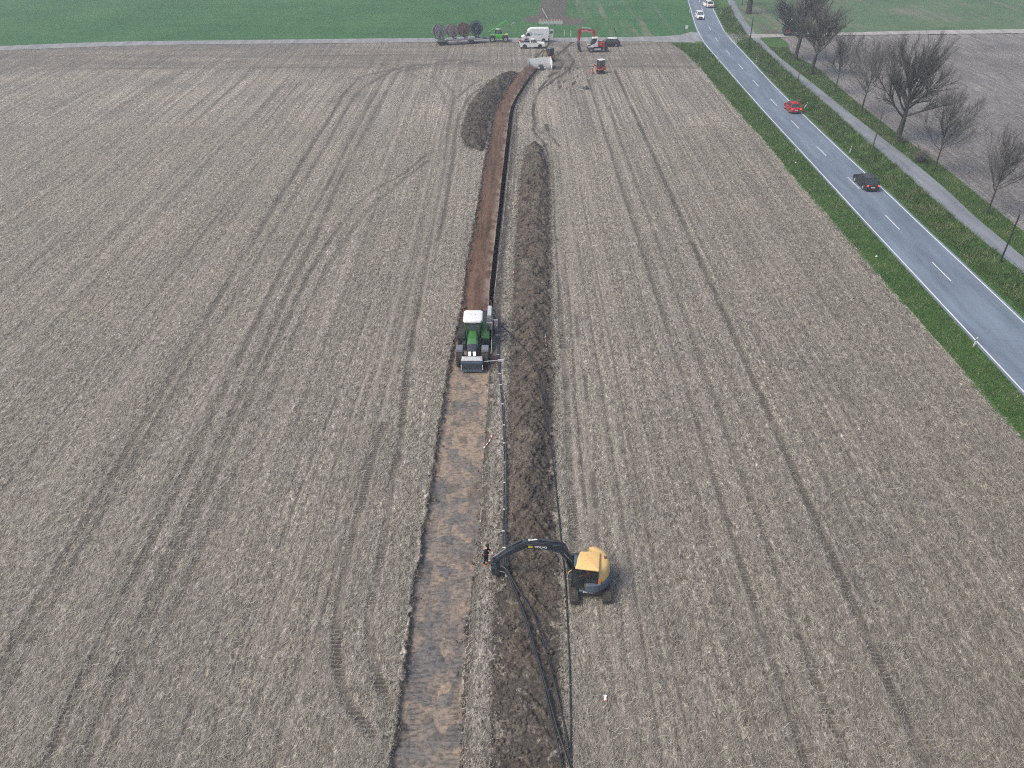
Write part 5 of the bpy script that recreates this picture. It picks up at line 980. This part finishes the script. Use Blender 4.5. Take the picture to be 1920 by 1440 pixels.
# ---------------------------------------------------------------- wheeled excavator, small diggers, laying box
def wheeled_digger():
    x0, y0 = P(1119, 98.5); t = thing('wheeled_excavator', 'red and white wheeled excavator with its arm lowered on the left', 'excavator', (x0, y0+1.15, 0), R(184))
    # local x forward = picture left
    for cx in (1.28,-1.25):
        for s in (-1,1): wheel(t, cx, s*.98, .50, .50, .36, .27, 'tyre', 'grey', 0, s)
    m = MB(); m.box(-1.7,1.75,-.55,.55,.42,.80); m.cyl((0,0,.78),(0,0,1.0),.5,18); m.build('chassis', M['dark'], t, bevel=.03); MB().box(-.75,.7,.62,1.12,.42,.74).build('side_step', M['lgrey'], t, bevel=.02); MB().box(-.75,.7,-1.12,-.62,.42,.74).build('side_step', M['lgrey'], t, bevel=.02)
    for s in (-1,1): MB().box(.72,1.85,s*.98-.22,s*.98+.22,1.02,1.08,.1,0).build('front_mudguard', M['white'], t, bevel=.02); m = MB(); m.hexa([(-1.9,-1.1,.25),(-1.75,-1.1,.25),(-1.75,1.1,.25),(-1.9,1.1,.25),(-2.2,-1.1,.85),(-2.1,-1.1,.85),(-2.1,1.1,.85),(-2.2,1.1,.85)]); m.build('blade', M['dark'], t)
    m = MB(); m.prism([(-1.5,1.02),(-.05,1.02),(-.05,1.85),(-1.25,1.90),(-1.5,1.75)], -1.12, 1.12); m.build('engine_cover', M['red'], t, bevel=.08, smooth=True)
    m = MB(); m.lathe([(0,.001),(0,.18),(.02,.18),(.02,.001)], (-.78,1.115,1.45), 'y', 16); m.build('side_vent', M['black'], t); MB().box(-.80,-.60,1.136,1.15,1.44,1.56).build('vent_label', M['plate'], t)
    MB().box(-1.1,-.3,-.8,.2,1.88,2.05).build('top_cover', M['lgrey'], t, bevel=.04); MB().cyl((-.55,.55,1.9),(-.55,.55,2.55),.05,8).build('exhaust', M['red'], t)
    m = MB(); m.prism([(-.05,1.05),(1.35,1.05),(1.42,1.25),(1.15,1.45),(.55,1.70),(.28,1.95),(.12,2.70),(-.05,2.75)], 1.05, 1.10); m.prism([(-.05,2.62),(1.10,2.62),(.98,2.80),(-.05,2.82)], .12, 1.12); m.box(-.06,.05,.12,1.10,1.05,2.75); m.build('cab_shell', M['white'], t, bevel=.03)
    m = MB(); m.prism([(.02,1.12),(1.38,1.12),(1.40,1.45),(1.08,2.64),(.02,2.64)], .16, 1.06); m.build('cab_window', M['glass'], t, bevel=.02)
    # boom goes up and forward, arm hangs down
    yb = -.25
    m = MB(); m.prism([(.35,1.15),(.75,1.15),(.72,2.6),(1.15,3.75),(.95,4.0),(.55,3.95),(.25,2.7)], yb-.17, yb+.17); m.build('lower_boom', M['red'], t, bevel=.02)
    m = MB(); m.prism([(.60,3.60),(1.30,3.50),(3.60,3.72),(3.78,3.90),(3.70,4.12),(3.40,4.22),(1.2,4.05),(.62,4.0)], yb-.15, yb+.15); m.build('upper_boom', M['red'], t, bevel=.02)
    m = MB(); m.prism([(3.35,4.30),(3.75,4.35),(3.98,4.05),(3.80,1.65),(3.55,1.60),(3.35,3.2)], yb-.14, yb+.14); m.build('arm', M['red'], t, bevel=.02)
    m = MB(); m.box(1.9,3.25,yb+.155,yb+.17,3.80,3.92); m.box(1.0,2.0,yb+.155,yb+.17,3.62,3.72); m.build('boom_lettering', M['white'], t); m = MB(); m.cyl((1.3,yb,4.30),(3.2,yb,4.42),.10,10); m.build('hydraulic_cylinder', M['lgrey'], t, smooth=True)
    m = MB(); m.tube([(3.9,yb,4.1),(4.12,yb,3.2),(4.05,yb,2.2),(3.95,yb,1.7)],.05,6); m.build('hoses', M['black'], t); m = MB(); m.box(3.45,4.0,yb-.25,yb+.25,.95,1.65); m.prism([(3.9,.95),(3.3,.95),(3.25,.5),(3.05,.12),(3.35,.05),(3.85,.35)], yb-.45, yb+.45); m.build('gripper', M['dark'], t, bevel=.03)
    MB().ball((-.2,.9,2.92),.07,6).build('beacon', M['beacon'], t); MB().box(1.15,1.25,1.2,1.4,1.7,2.1).build('mirror', M['black'], t)
wheeled_digger()
def mini(label, loc, rz, col, roof, arm, canopy_dark, arm_rz=0, twist=R(70)):
    t = thing('mini_excavator', label, 'mini excavator', loc, rz); und = Matrix.Rotation(twist, 4, 'Z')
    for s in (-1,1): track_unit(t, 0, s*.55-.13, s*.55+.13, 1.75, .42, 'black', 20).matrix_local = und
    m = MB(); m.box(-.5,.5,-.42,.42,.20,.42); m.cyl((0,0,.4),(0,0,.55),.32,16); m.box(.95,1.0,-.68,.68,.08,.36); m.bar((.4,0,.28),(.97,0,.22),.3,.08); m.build('undercarriage', M['black'], t).matrix_local = und
    m = MB(); m.prism([(-.85,.55),(.55,.55),(.55,.75),(.15,.80),(-.25,1.15),(-.80,1.20),(-.90,.9)], -.62, .62); m.build('body', M[col], t, bevel=.06, smooth=True)
    m = MB(); x0, x1, y0, y1, z1 = -.55, .50, -.48, .52, 2.32
    for x in (x0, x1):
        for y in (y0, y1): m.bar((x,y,.7),(x,y,z1),.06,.06)
    m.bar((x0,y1,1.2),(x1,y1,1.2),.04,.04); m.build('cab_frame', M['black'], t); MB().box(x0-.06,x1+.08,y0-.05,y1+.05,z1,z1+.08,.04,.04).build('cab_roof', M[roof], t, bevel=.03)
    m = MB(); m.box(x0+.02,x1-.02,y0+.02,y1-.02,.8,z1-.02); m.build('cab_window', M['glass'] if canopy_dark else M['clear'], t); m = MB(); m.box(-.35,.05,-.22,.25,.85,1.1); m.box(-.42,-.30,-.22,.25,1.05,1.6); m.build('seat', M['black'], t, bevel=.04)
    ar = Matrix.Rotation(arm_rz, 4, 'Z')
    for nm, pts, w, c in arm:
        m = MB()
        for a, b in zip(pts[:-1], pts[1:]): m.bar((a[0],.0,a[1]),(b[0],.0,b[1]),w,w*1.15)
        m.build(nm, M[c], t, bevel=.01).matrix_local = ar
    lx, lz = arm[-1][1][-1]; m = MB(); m.prism([(lx+.10,lz+.12),(lx+.15,lz-.18),(lx-.12,lz-.30),(lx-.32,lz-.20),(lx-.28,lz+.0)], -.22, .22); m.build('bucket', M[arm[-1][2+1]], t, bevel=.02).matrix_local = ar
    MB().tube([(.3,.08,.9),(.9,.08,1.3)],.03,6).build('hydraulic_cylinder', M['dark'], t).matrix_local = ar
    return t
hx, hy = P(1124, 138); mini('small orange red digger with white cab roof standing alone on the stubble', (hx+.2, hy+.5, 0), R(205), 'ored', 'white', [('boom', [(.55,.75),(.95,1.35),(1.45,1.65)], .14, 'ored'), ('arm', [(1.45,1.65),(1.75,.85),(1.72,.38)], .12, 'ored')], False)
hx, hy = P(1031, 116.5); mini('small yellow digger with dark cab working behind the grey laying box', (hx, hy+.9, 0), R(222), 'orange', 'slate', [('boom', [(.6,.8),(1.05,1.75),(1.65,2.35)], .17, 'yellow'), ('arm', [(1.65,2.35),(2.35,1.45),(2.5,.75)], .14, 'rust')], True, R(6))
def laying_box():
    x0, y0 = P(1013, 131); t = thing('laying_box', 'open grey steel box at the head of the trench in front of the yellow digger', 'trench box', (x0-.1, y0+.2, 0), R(6)); L, Rr = -1.9, 2.25
    m = MB(); m.hexa([(L,1.7,.35),(Rr,1.7,.35),(Rr,1.8,.35),(L,1.8,.35),(L-.15,2.3,1.45),(Rr,2.3,1.75),(Rr,2.4,1.75),(L-.15,2.4,1.45)]); m.build('back_panel', M['lgrey'], t); m = MB(); m.hexa([(L-.1,.9,.3),(L,.9,.3),(L,1.75,.35),(L-.1,1.75,.35),(L-.15,.8,.95),(L-.05,.8,.95),(L-.05,2.35,1.45),(L-.2,2.35,1.45)]); m.build('side_panel', M['grey'], t)
    m = MB(); m.hexa([(Rr,-.3,.05),(Rr+.08,-.3,.05),(Rr+.08,1.8,.1),(Rr,1.8,.1),(Rr+.1,.2,1.3),(Rr+.18,.2,1.3),(Rr+.12,2.4,1.78),(Rr+.02,2.4,1.78)]); m.build('side_panel', M['white'], t)
    m = MB(); m.hexa([(L+.9,.6,.1),(Rr-.1,.3,.05),(Rr-.1,1.7,.35),(L+.5,1.7,.35),(L+.9,.7,.45),(Rr-.1,.4,.40),(Rr-.1,1.75,.7),(L+.5,1.75,.65)]); m.build('floor_hopper', M['grey'], t)
    m = MB(); m.hexa([(-.15,-1.0,-.4),(.75,-1.0,-.4),(.75,.6,.1),(-.15,.6,.1),(-.05,-.6,.55),(.65,-.6,.55),(.75,.7,.75),(-.15,.7,.75)]); m.build('chute', M['black'], t, bevel=.03)
    for x in (-.42,.72): MB().box(x,x+.42,-.55,-.50,.30,.56).build('plate', M['white'], t)
laying_box()
# ---------------------------------------------------------------- cables and ducts (each run is its own thing)
hb = lambda x, y: float(0)
def bed_z(x, y):
    z = float(ground_detail(np.array(x), np.array(y))); a, b = float(B1L(y)), float(B1R(y))
    if a-.1 < x < b+.1 and 12 < y < yb1:
        q = abs((x-(a+b)/2)/((b-a)/2)); z = max(z, (.16+.44*float(sm(y, yflat+1, yflat+9)))*1.05*max(0, 1-min(q,1)**1.9)+.16)
    return z
def run(name, label, pts, r, mat, cat='cable', lift=None, n=6, group=None, px=True):
    W_ = []
    for k, p in enumerate(pts):
        z = (p[2] if len(p) > 2 else None); x, y = P(p[0], p[1], z or 0.05)
        if z is None:
            for _ in range(3): zz = bed_z(x, y)+r; x, y = P(p[0], p[1], zz)
            z = zz
        W_.append((x, y, z))
    q = np.array(W_); s = np.concatenate([[0], np.cumsum(np.linalg.norm(np.diff(q, axis=0), axis=1))]); m = max(8, int(s[-1]/.5)); t_ = np.linspace(0, s[-1], m)
    c = np.stack([np.interp(t_, s, q[:,k]) for k in range(3)], -1)
    for _ in range(3): c[1:-1] = (c[:-2]+2*c[1:-1]+c[2:])/4
    return tag(MB().tube([tuple(a) for a in c], r, n).build(name, mat, None, smooth=True), label, cat, group), c
HK = 1.0
b1, c1 = run('duct', 'left one of the two parallel grey ducts from tractor guide to excavator', [(921,575,-.5),(922.5,583,.6),(925.5,592,1.6),(928,604,1.1),(931,640,.35),(935.5,700),(941.6,762),(944.6,825),(945.6,867),(944.5,950),(943,1000),(943.5,1040,.5),(945.5,1063,.45)], .045, M['pipe'], 'duct', n=8)
b2, c2 = run('duct', 'right one of the two parallel grey ducts from tractor guide to excavator', [(922.5,575,-.5),(924,583,.6),(927,592,1.6),(930,604,1.1),(933,640,.35),(938,700),(944.4,762),(947.6,825),(948.8,867),(948.2,950),(947,1000),(947.5,1040,.5),(948.5,1063,.45)], .045, M['pipe'], 'duct', n=8)
for k, v in enumerate((612,640,668,702,725,760,795,828,866,905,952,998,1030)):
    yv = P(945, v)[1]; i = int(np.argmin(abs(c1[:,1]-yv))); x, y, z = c1[i]
    tag(MB().box(x-.05,x+.15,y-.035,y+.035,z-.02,z+.065).build('duct_clamp', M['clamp'], None, bevel=.01), 'small white clamp holding the two grey ducts together', 'clamp', 'white clamps along the grey ducts')
T_ = [('cable', 'black cable running from the tractor across the long soil heap past the yellow excavator', [(927,594,1.5),(940,612,.9),(961,629),(988,658),(1003,679),(1009,700),(1020,757),(1030,815),(1036,856),(1044,929),(1051,1000),(1056,1050),(1060,1084),(1064,1160),(1068.5,1256),(1070.5,1350),(1071,1440),(1070,1500)]),
 ('cable', 'black cable leftmost of the fan of cables below the excavator bucket', [(945.5,1063,.45),(950,1078,.35),(961,1100),(986,1165),(999,1210),(1021,1287),(1037,1360),(1047,1400),(1054,1440),(1062,1500)]),
 ('cable', 'black cable second from the left in the fan below the excavator bucket', [(948.5,1063,.45),(953,1078,.35),(964,1100),(989,1165),(1003,1215),(1024,1287),(1046,1373),(1058,1408),(1070,1440),(1085,1490)]),
 ('cable', 'black cable rightmost of the fan below the excavator bucket', [(949,1063,.45),(956,1080,.35),(968,1100),(1001,1149),(1006,1165,.03),(1011,1178),(1025,1225),(1038.5,1277),(1057,1350),(1072,1440),(1082,1500)])]
for nm, lb, pts in T_: run(nm, lb, pts, .050, M['cable'], 'cable', n=8)
run('cable', 'grey cable lying along the right edge of the open trench', [(926,560),(931,520),(941,440),(950,350),(956,290),(962,240),(968,200),(983,172),(1003,148)], .035, M['grey'], 'cable')
# ---------------------------------------------------------------- poles, delineators, signs, stakes
def pole(label, ub, vb, ut, vt, r=.11, mat='wood', name='wooden_pole', cat='pole', z0=-.1, bands=None):
    x, y = P(ub, vb); xt, zt = PPY(ut, vt, y); t = MB().tube([(x,y,z0),((x+xt)/2+.02,y,zt/2),(xt,y,zt)], [r,r*.9,r*.75], 8).build(name, M[mat], None, smooth=True); return tag(t, label, cat)
pole('tall dark wooden pole beside the bike path at the right edge below the trees', 1875, 492, 1912, 402, .09, 'black')
pole('tall bare wooden pole between the bike path and the big roadside tree', 1634, 283, 1656, 207)
pole('thin wooden pole beside the bike path under the second roadside tree', 1495, 157, 1505, 104, .09)
pole('tall dark wooden pole beside the track crossing on the right of the road', 1404.5, 85, 1412.5, 32, .12, 'black')
pole('short broken wooden post in the grass left of the slim young tree', 1722, 283, 1722.5, 272, .07)
pole('black pole leaning to the left beside the far track', 1156, 67, 1151.5, 52, .07, 'black', 'leaning_pole')
for u, l in ((1058,'left white marker post standing in green crop beyond the van'),(1070.5,'right white marker post standing in green crop beyond the van')): pole(l, u, 68, u, 56.5, .09, 'white', 'marker_post', 'post')
def delineator(label, u, v, lean=0):
    x, y = P(u, v); z0 = 0.0; t = thing('delineator_post', label, 'delineator post', (x, y, z0), 0, 'delineator posts along the road'); t.rotation_euler = (0, lean, 0)
    sec = lambda z, k=1.0: [(-.06*k,-.055,z),(.06*k,-.055,z),(.03*k,.06,z),(-.03*k,.06,z)]
    MB().loft([sec(-.1), sec(.66)]).build('post', M['white'], t); MB().loft([sec(.66,1.03), sec(.86,1.03)]).build('black_band', M['black'], t); MB().loft([sec(.86), sec(1.0,.9)]).build('cap', M['white'], t); MB().box(-.022,.022,-.066,-.056,.68,.84).build('reflector', M['plate'], t)
for l, u, v, ln in (('leaning white delineator post on the left road edge nearest the camera', 1824, 651, .05), ('white delineator post on the left road edge across from the black car', 1491.5, 287, -.12), ('white delineator post on the left verge before the track junction', 1346, 120, 0),
    ('white delineator post on the left road edge beside the oncoming white car', 1292.5, 24, 0), ('white delineator post in the ditch grass above the black car', 1592.5, 287, .06), ('white delineator post in the ditch grass just past the track crossing', 1417, 119, .02), ('white delineator post on the right verge near the top of the road', 1350, 26, .35), ('reddish white delineator post in the ditch grass beside the red car', 1508, 203, .3)): delineator(l, u, v, ln)
x, y = P(1284.5, 74); t = thing('road_sign', 'small white rectangular sign on a thin post at the track junction', 'road sign', (x, y, 0)); MB().cyl((0,0,-.1),(.06,0,2.7),.035,8).build('post', M['grey'], t); MB().box(-.28,.32,-.05,-.03,2.15,2.85).build('panel', M['white'], t)
def stake(label, ub, vb, ut, vt, n=7, r=.018, flat=False):
    x, y = P(ub, vb); 
    if flat: xt, yt = P(ut, vt); a, b = Vector((x,y,.07)), Vector((xt,yt,.10))
    else: xt, zt = PPY(ut, vt, y); a, b = Vector((x,y,-.05)), Vector((xt,y,zt))
    t = thing('ranging_rod', label, 'ranging rod', (0,0,0)); t.location = a; 
    for s, mt, nm in ((0,'white','white_bands'),(1,'redt','red_bands')):
        m = MB()
        for k in range(s, n, 2): m.cyl((b-a)*(k/n), (b-a)*((k+1)/n), r, 8)
        m.build(nm, M[mt], t)
M['redt'] = paint('red_tape', (.55,.05,.05), .5, .1)
stake('red and white rod leaning against the left flank of the long heap', 961.5, 530, 964, 498, r=.03); stake('red and white rod stuck in the right flank of the long heap', 1025, 656, 1022.5, 628, r=.03)
stake('red and white rod standing alone on the churned ground near the curved trench', 1066, 168, 1066.5, 153, 5, .03); stake('red and white rod standing in front of the white pickup', 1000, 101, 999.5, 88, 5, .03)
stake('pale wooden stake leaning on the grey ducts beside the long heap', 945, 851, 941, 837, 1, .025)
def tape(label, pts, w=.07):
    t = thing('barrier_tape', label, 'barrier tape', (0,0,0)); W_ = [Vector(P3(u, v, z)) for u, v, z in pts]; t.location = W_[0]; A = [p-W_[0] for p in W_]
    for s, mt, nm in ((0,'white','white_parts'),(1,'redt','red_parts')):
        m = MB()
        for k in range(s, len(A)-1, 2): m.bar(A[k], A[k+1], w, .012)
        m.build(nm, M[mt], t)
tape('red and white tape lying on stubble at the right edge of the scraped strip', [(907,840,.05),(909.5,837,.08),(912,834,.12),(914.5,831,.1),(917,828,.14),(919,824,.1),(920.5,820,.12),(922.5,817,.1),(924,814,.08)])
tape('crumpled pink and white tape on the stubble below the yellow excavator', [(1132,1303,.03),(1137,1306,.10),(1133,1309,.05),(1137,1312,.09),(1134,1314,.04),(1136,1303,.12)], .10)
# dark tarp lump
x, y = P(1097.5, 167); m = MB(); m.ball((0,0,.12),(.62,.42,.30),7); m.v = [(a*(1+.35*math.sin(5*b+a*3)), b*(1+.3*math.cos(4*a)), max(0,c*(1+.4*math.sin(7*a+3*b)))) for a, b, c in m.v]; o = m.build('tarp', M['navy'], None, smooth=True); o.location = (x, y, 0); o.rotation_euler = (0,0,-.5); tag(o, 'small dark blue crumpled tarp lying on the stubble near the orange digger', 'tarp')
x, y = P(1092, 169); o = MB().box(-.35,.35,-.08,.08,0,.06).build('sack', M['lgrey'], None, bevel=.02); o.location = (x+.1, y, .02); o.rotation_euler = (0,0,-.7); tag(o, 'narrow pale sack lying beside the dark blue tarp', 'sack')
for i, (u, v, l) in enumerate(((1492,306,'small white lump of litter at the field edge by the road'),(1643,482,'small white litter on the grass verge left of the road'),(1243.5,165,'small white stone alone on the stubble left of the road'))):
    x, y = P(u, v); m = MB(); m.ball((0,0,.08),(.16,.11,.09),5); o = m.build('litter', M['clamp'], None, smooth=True); o.location = (x, y, .0); tag(o, l, 'litter')
# barriers in front of the bare strip
bx0, by0 = P(1010, 47.5); bx1, by1 = P(1055, 47.8); mesh_bits = None
proto = None
for k in range(3):
    f0 = k/3; loc = (bx0+(bx1-bx0)*(f0+1/6), by0+.6, 0)
    if proto is None:
        t = thing('barrier', 'x', 'barrier', loc, 0, 'red and white barriers before the bare strip'); w = (bx1-bx0)/3-.06
        m = MB(); m.box(-w/2,w/2,-.03,.03,.12,.20); m.box(-w/2,w/2,-.03,.03,.95,1.12); m.box(-w/2,w/2,-.025,.025,.52,.62)
        for q in range(13): xx = -w/2+w*q/12; m.box(xx-.035,xx+.035,-.02,.02,.15,1.0)
        m.build('fence_panel', M['white'], t); m = MB()
        for q in range(5): xx = -w/2+w*(q+.5)/5; m.box(xx-w*.055,xx+w*.055,-.036,.036,.93,1.14)
        m.build('red_reflectors', M['redt'], t); MB().box(-w/2,-w/2+.2,-.35,.35,0,.12).build('foot', M['black'], t); MB().box(w/2-.2,w/2,-.35,.35,0,.12).build('foot', M['black'], t); proto = t
    else:
        t = proto.copy(); lnk(t); t.location = loc
        for ch in list(proto.children): c = ch.copy(); lnk(c); c.parent = t
    t['label'] = ('left', 'middle', 'right')[k]+' one of three red and white barriers before the bare soil strip'
x, y = P(1016, 23); xa, ya = P(1027, 39); tag(MB().bar((x,y,.9),(xa,ya,.5),.10,.10).build('white_pole', M['lgrey'], None), 'long pale pole lying on the bare soil behind the barriers', 'pole')
# ---------------------------------------------------------------- bare trees
def bark():
    t = NT('bark'); n = t.noise(t.co((1,1,.35)), 7.0, 4, .7); return t.done(t.ramp(n, [(.35,(.035,.034,.030)),(.6,(.085,.080,.068))]), .9, t.bump(n, .6, .03), .2)
M['bark'] = bark(); M['limb'] = paint('limb_bark', (.082,.076,.068), .9, .4, 0, (.11,.105,.095), 3); M['twig'] = paint('twig', (.125,.117,.108), .9, .3, 0, (.13,.125,.115), 3)
def tree(name, label, loc, H, trunk_h, r0, spread, seed, n1=9, n2=7, n3=7, n4=5, group='roadside trees', up=.9, lean=(0,0), low=20):
    rnd = random.Random(seed); t = thing(name, label, 'tree', loc, rnd.random()*6.28, group); tm = MB(); cm = MB(); tw = MB()
    def wig(p, d, L, seg, k, upb):
        k *= .62
        pts = [p.copy()]; d = d.normalized()
        for i in range(seg):
            d = (d+Vector((rnd.uniform(-k,k), rnd.uniform(-k,k), rnd.uniform(-k,k)+upb))).normalized(); pts.append(pts[-1]+d*(L/seg))
        return pts
    tp = wig(Vector((0,0,-.2)), Vector((lean[0],lean[1],1)), trunk_h+.2, 5, .06, .1); tm.tube(tp, [r0*1.35,r0*1.02,r0*.92,r0*.86,r0*.82,r0*.80], 12)
    def at(pts, f): f = f*(len(pts)-1); i = min(int(f), len(pts)-2); return pts[i].lerp(pts[i+1], f-i), (pts[i+1]-pts[i]).normalized()
    CH = H-trunk_h; lead = wig(tp[-1], Vector((0,0,1)), CH*.80, 7, .10, .05); cm.tube(lead, [r0*.72*(1-.85*i/7) for i in range(8)], 8); L1 = [(lead, r0*.7)]
    for i in range(n1):
        f = .02+.62*(i/n1)**1.1; p, _ = at(lead, f); az = i*2.4+rnd.uniform(-.5,.5); el = R(rnd.uniform(low,low+22)+52*f)*up; L = spread*(1.12-.45*f)*rnd.uniform(.85,1.1)
        d = Vector((math.cos(az)*math.cos(el), math.sin(az)*math.cos(el), math.sin(el))); b = wig(p, d, L, 6, .16, .07); r = r0*.40*(1-.5*f); cm.tube(b, [r*(1-.82*k/6) for k in range(7)], 6); L1.append((b, r))
    def sub_(parents, n, lf, seg, tube_n, rf, upb, fr0, mb, k=.22):
        out = []
        for pts, r in parents:
            Lp = sum((pts[i+1]-pts[i]).length for i in range(len(pts)-1))
            for j in range(n):
                f = fr0+(1-fr0)*((j+rnd.random()*.8)/n); f = min(f, .98); p, d = at(pts, f); side = Vector((rnd.uniform(-1,1), rnd.uniform(-1,1), rnd.uniform(-.35,.9))).normalized()
                dd = (d*rnd.uniform(.9,1.3)+side*.80).normalized(); L = max(.25, Lp*lf*(1.15-.6*f)*rnd.uniform(.7,1.2)); b = wig(p, dd, L, seg, k, upb); rr = max(.0070, r*(1-.8*f)*rf)
                mb.tube(b, [rr*(1-.6*q/seg) for q in range(seg+1)], tube_n, False); out.append((b, rr))
        return out
    L2 = sub_(L1, n2, .50, 4, 4, .75, .06, .18, cm); L3 = sub_(L2, n3, .55, 3, 3, .75, .05, .12, cm, .25); sub_(L3, n4, .70, 2, 3, .8, .04, .05, tw, .3)
    tk = tm.build('trunk', M['bark'], t, smooth=True); cr = cm.build('crown', M['limb'], t, smooth=True); tw.build('twigs', M['twig'], cr)
    return t
def tbase(u, v, vtop, utop): x, y = P(u, v); return (x, y, 0), PPY(utop, vtop, y)[1]
def tcopy(src, loc, s, rz, label):
    t = src.copy(); lnk(t); t.location = loc; t.scale = (s,s,s); t.rotation_euler = (0,0,rz); t['label'] = label
    for ch in src.children:
        c = ch.copy(); lnk(c); c.parent = t
        for g in ch.children: q = g.copy(); lnk(q); q.parent = c
    return t
l, h = tbase(1682, 264, 84, 1722); tree('roadside_tree', 'largest bare tree with thick trunk and wide spreading crown beside the bike path', l, h, h*.24, .42, h*.56, 11, 15, 9, 7, 6, low=20)
l, h = tbase(1490, 114, -26, 1510); big = tree('roadside_tree', 'tall bare tree with stout trunk standing in front of the dark green tractor', l, h, h*.28, .42, h*.52, 9, 14, 9, 7, 6, up=1.05, low=14)
l2, h2 = tbase(1520, 140, 10, 1546); tcopy(big, l2, h2/h, 2.1, 'bare tree with slanting trunk just right of the tree hiding the tractor')
l, h = tbase(1750, 323, 196, 1790); sm_t = tree('roadside_tree', 'slim bare tree with rounded crown just right of the largest tree', l, h, h*.30, .12, h*.60, 14, 14, 8, 7, 6, up=.95, low=28)
l2, h2 = tbase(1850, 401, 268, 1893); tcopy(sm_t, l2, h2/h, 1.3, 'slim bare tree at the right edge of the picture nearest the camera')
l2, h2 = tbase(1614, 213, 93, 1640); tcopy(sm_t, l2, h2/h, 4.0, 'slim bare tree left of and partly behind the largest tree')
l2, h2 = tbase(1565, 174, 78, 1580); tcopy(sm_t, l2, h2/h, 5.2, 'slim pale bare tree third from the track crossing')
l2, h2 = tbase(1403, 26, -95, 1412); tcopy(big, l2, h2/h, .6, 'bare tree whose trunk is cut off by the top edge of the picture')
l2, h2 = tbase(1391, 9, -60, 1398); tcopy(sm_t, l2, h2/h, .3, 'thin trunked tree at the very top edge beside the bike path')
def shrub(label, u, v, r, n, seed):
    rnd = random.Random(seed); x, y = P(u, v); t = thing('shrub', label, 'shrub', (x, y, 0)); m = MB(); w = MB()
    for i in range(n):
        a = rnd.random()*6.28; el = rnd.uniform(.5, 1.45); L = r*rnd.uniform(.7,1.2); d = Vector((math.cos(a)*math.cos(el), math.sin(a)*math.cos(el), math.sin(el))); p = Vector((rnd.uniform(-.3,.3)*r, rnd.uniform(-.3,.3)*r, -.05)); q = [p, p+d*L*.5, p+d*L+Vector((0,0,.1))]; m.tube(q, [.014,.010,.006], 3, False)
        for k in range(9): f = .3+.7*rnd.random(); s_ = q[1].lerp(q[2], f) if f > .5 else q[0].lerp(q[1], f*2); e = s_+Vector((rnd.uniform(-1,1), rnd.uniform(-1,1), rnd.uniform(-.2,1)))*.30*r; w.tube([s_, e], [.008,.004], 3, False)
    m.build('stems', M['bark'], t); w.build('twigs', M['twig'], t)
shrub('dark leafless shrub between the big tree and the slim tree', 1724, 305, 1.5, 130, 3); shrub('small leafless shrub at the foot of the largest tree', 1691, 268, .9, 50, 4)
# ---------------------------------------------------------------- haze: one closed box of even air round camera and scene
hz = MB().box(-4000, 4000, -4000, 5000, -2.5, 45.0)
ht = bpy.data.materials.new('haze_air'); ht.use_nodes = True; hn = ht.node_tree; hn.nodes.remove(hn.nodes['Principled BSDF'])
pv = hn.nodes.new('ShaderNodeVolumePrincipled'); pv.inputs['Color'].default_value = (.80,.90,1.0,1); pv.inputs['Density'].default_value = .0009; pv.inputs['Anisotropy'].default_value = .1
hn.links.new(pv.outputs[0], hn.nodes['Material Output'].inputs['Volume'])
tag(hz.build('haze', ht), 'thin bluish air haze over the far fields', 'haze', kind='stuff')
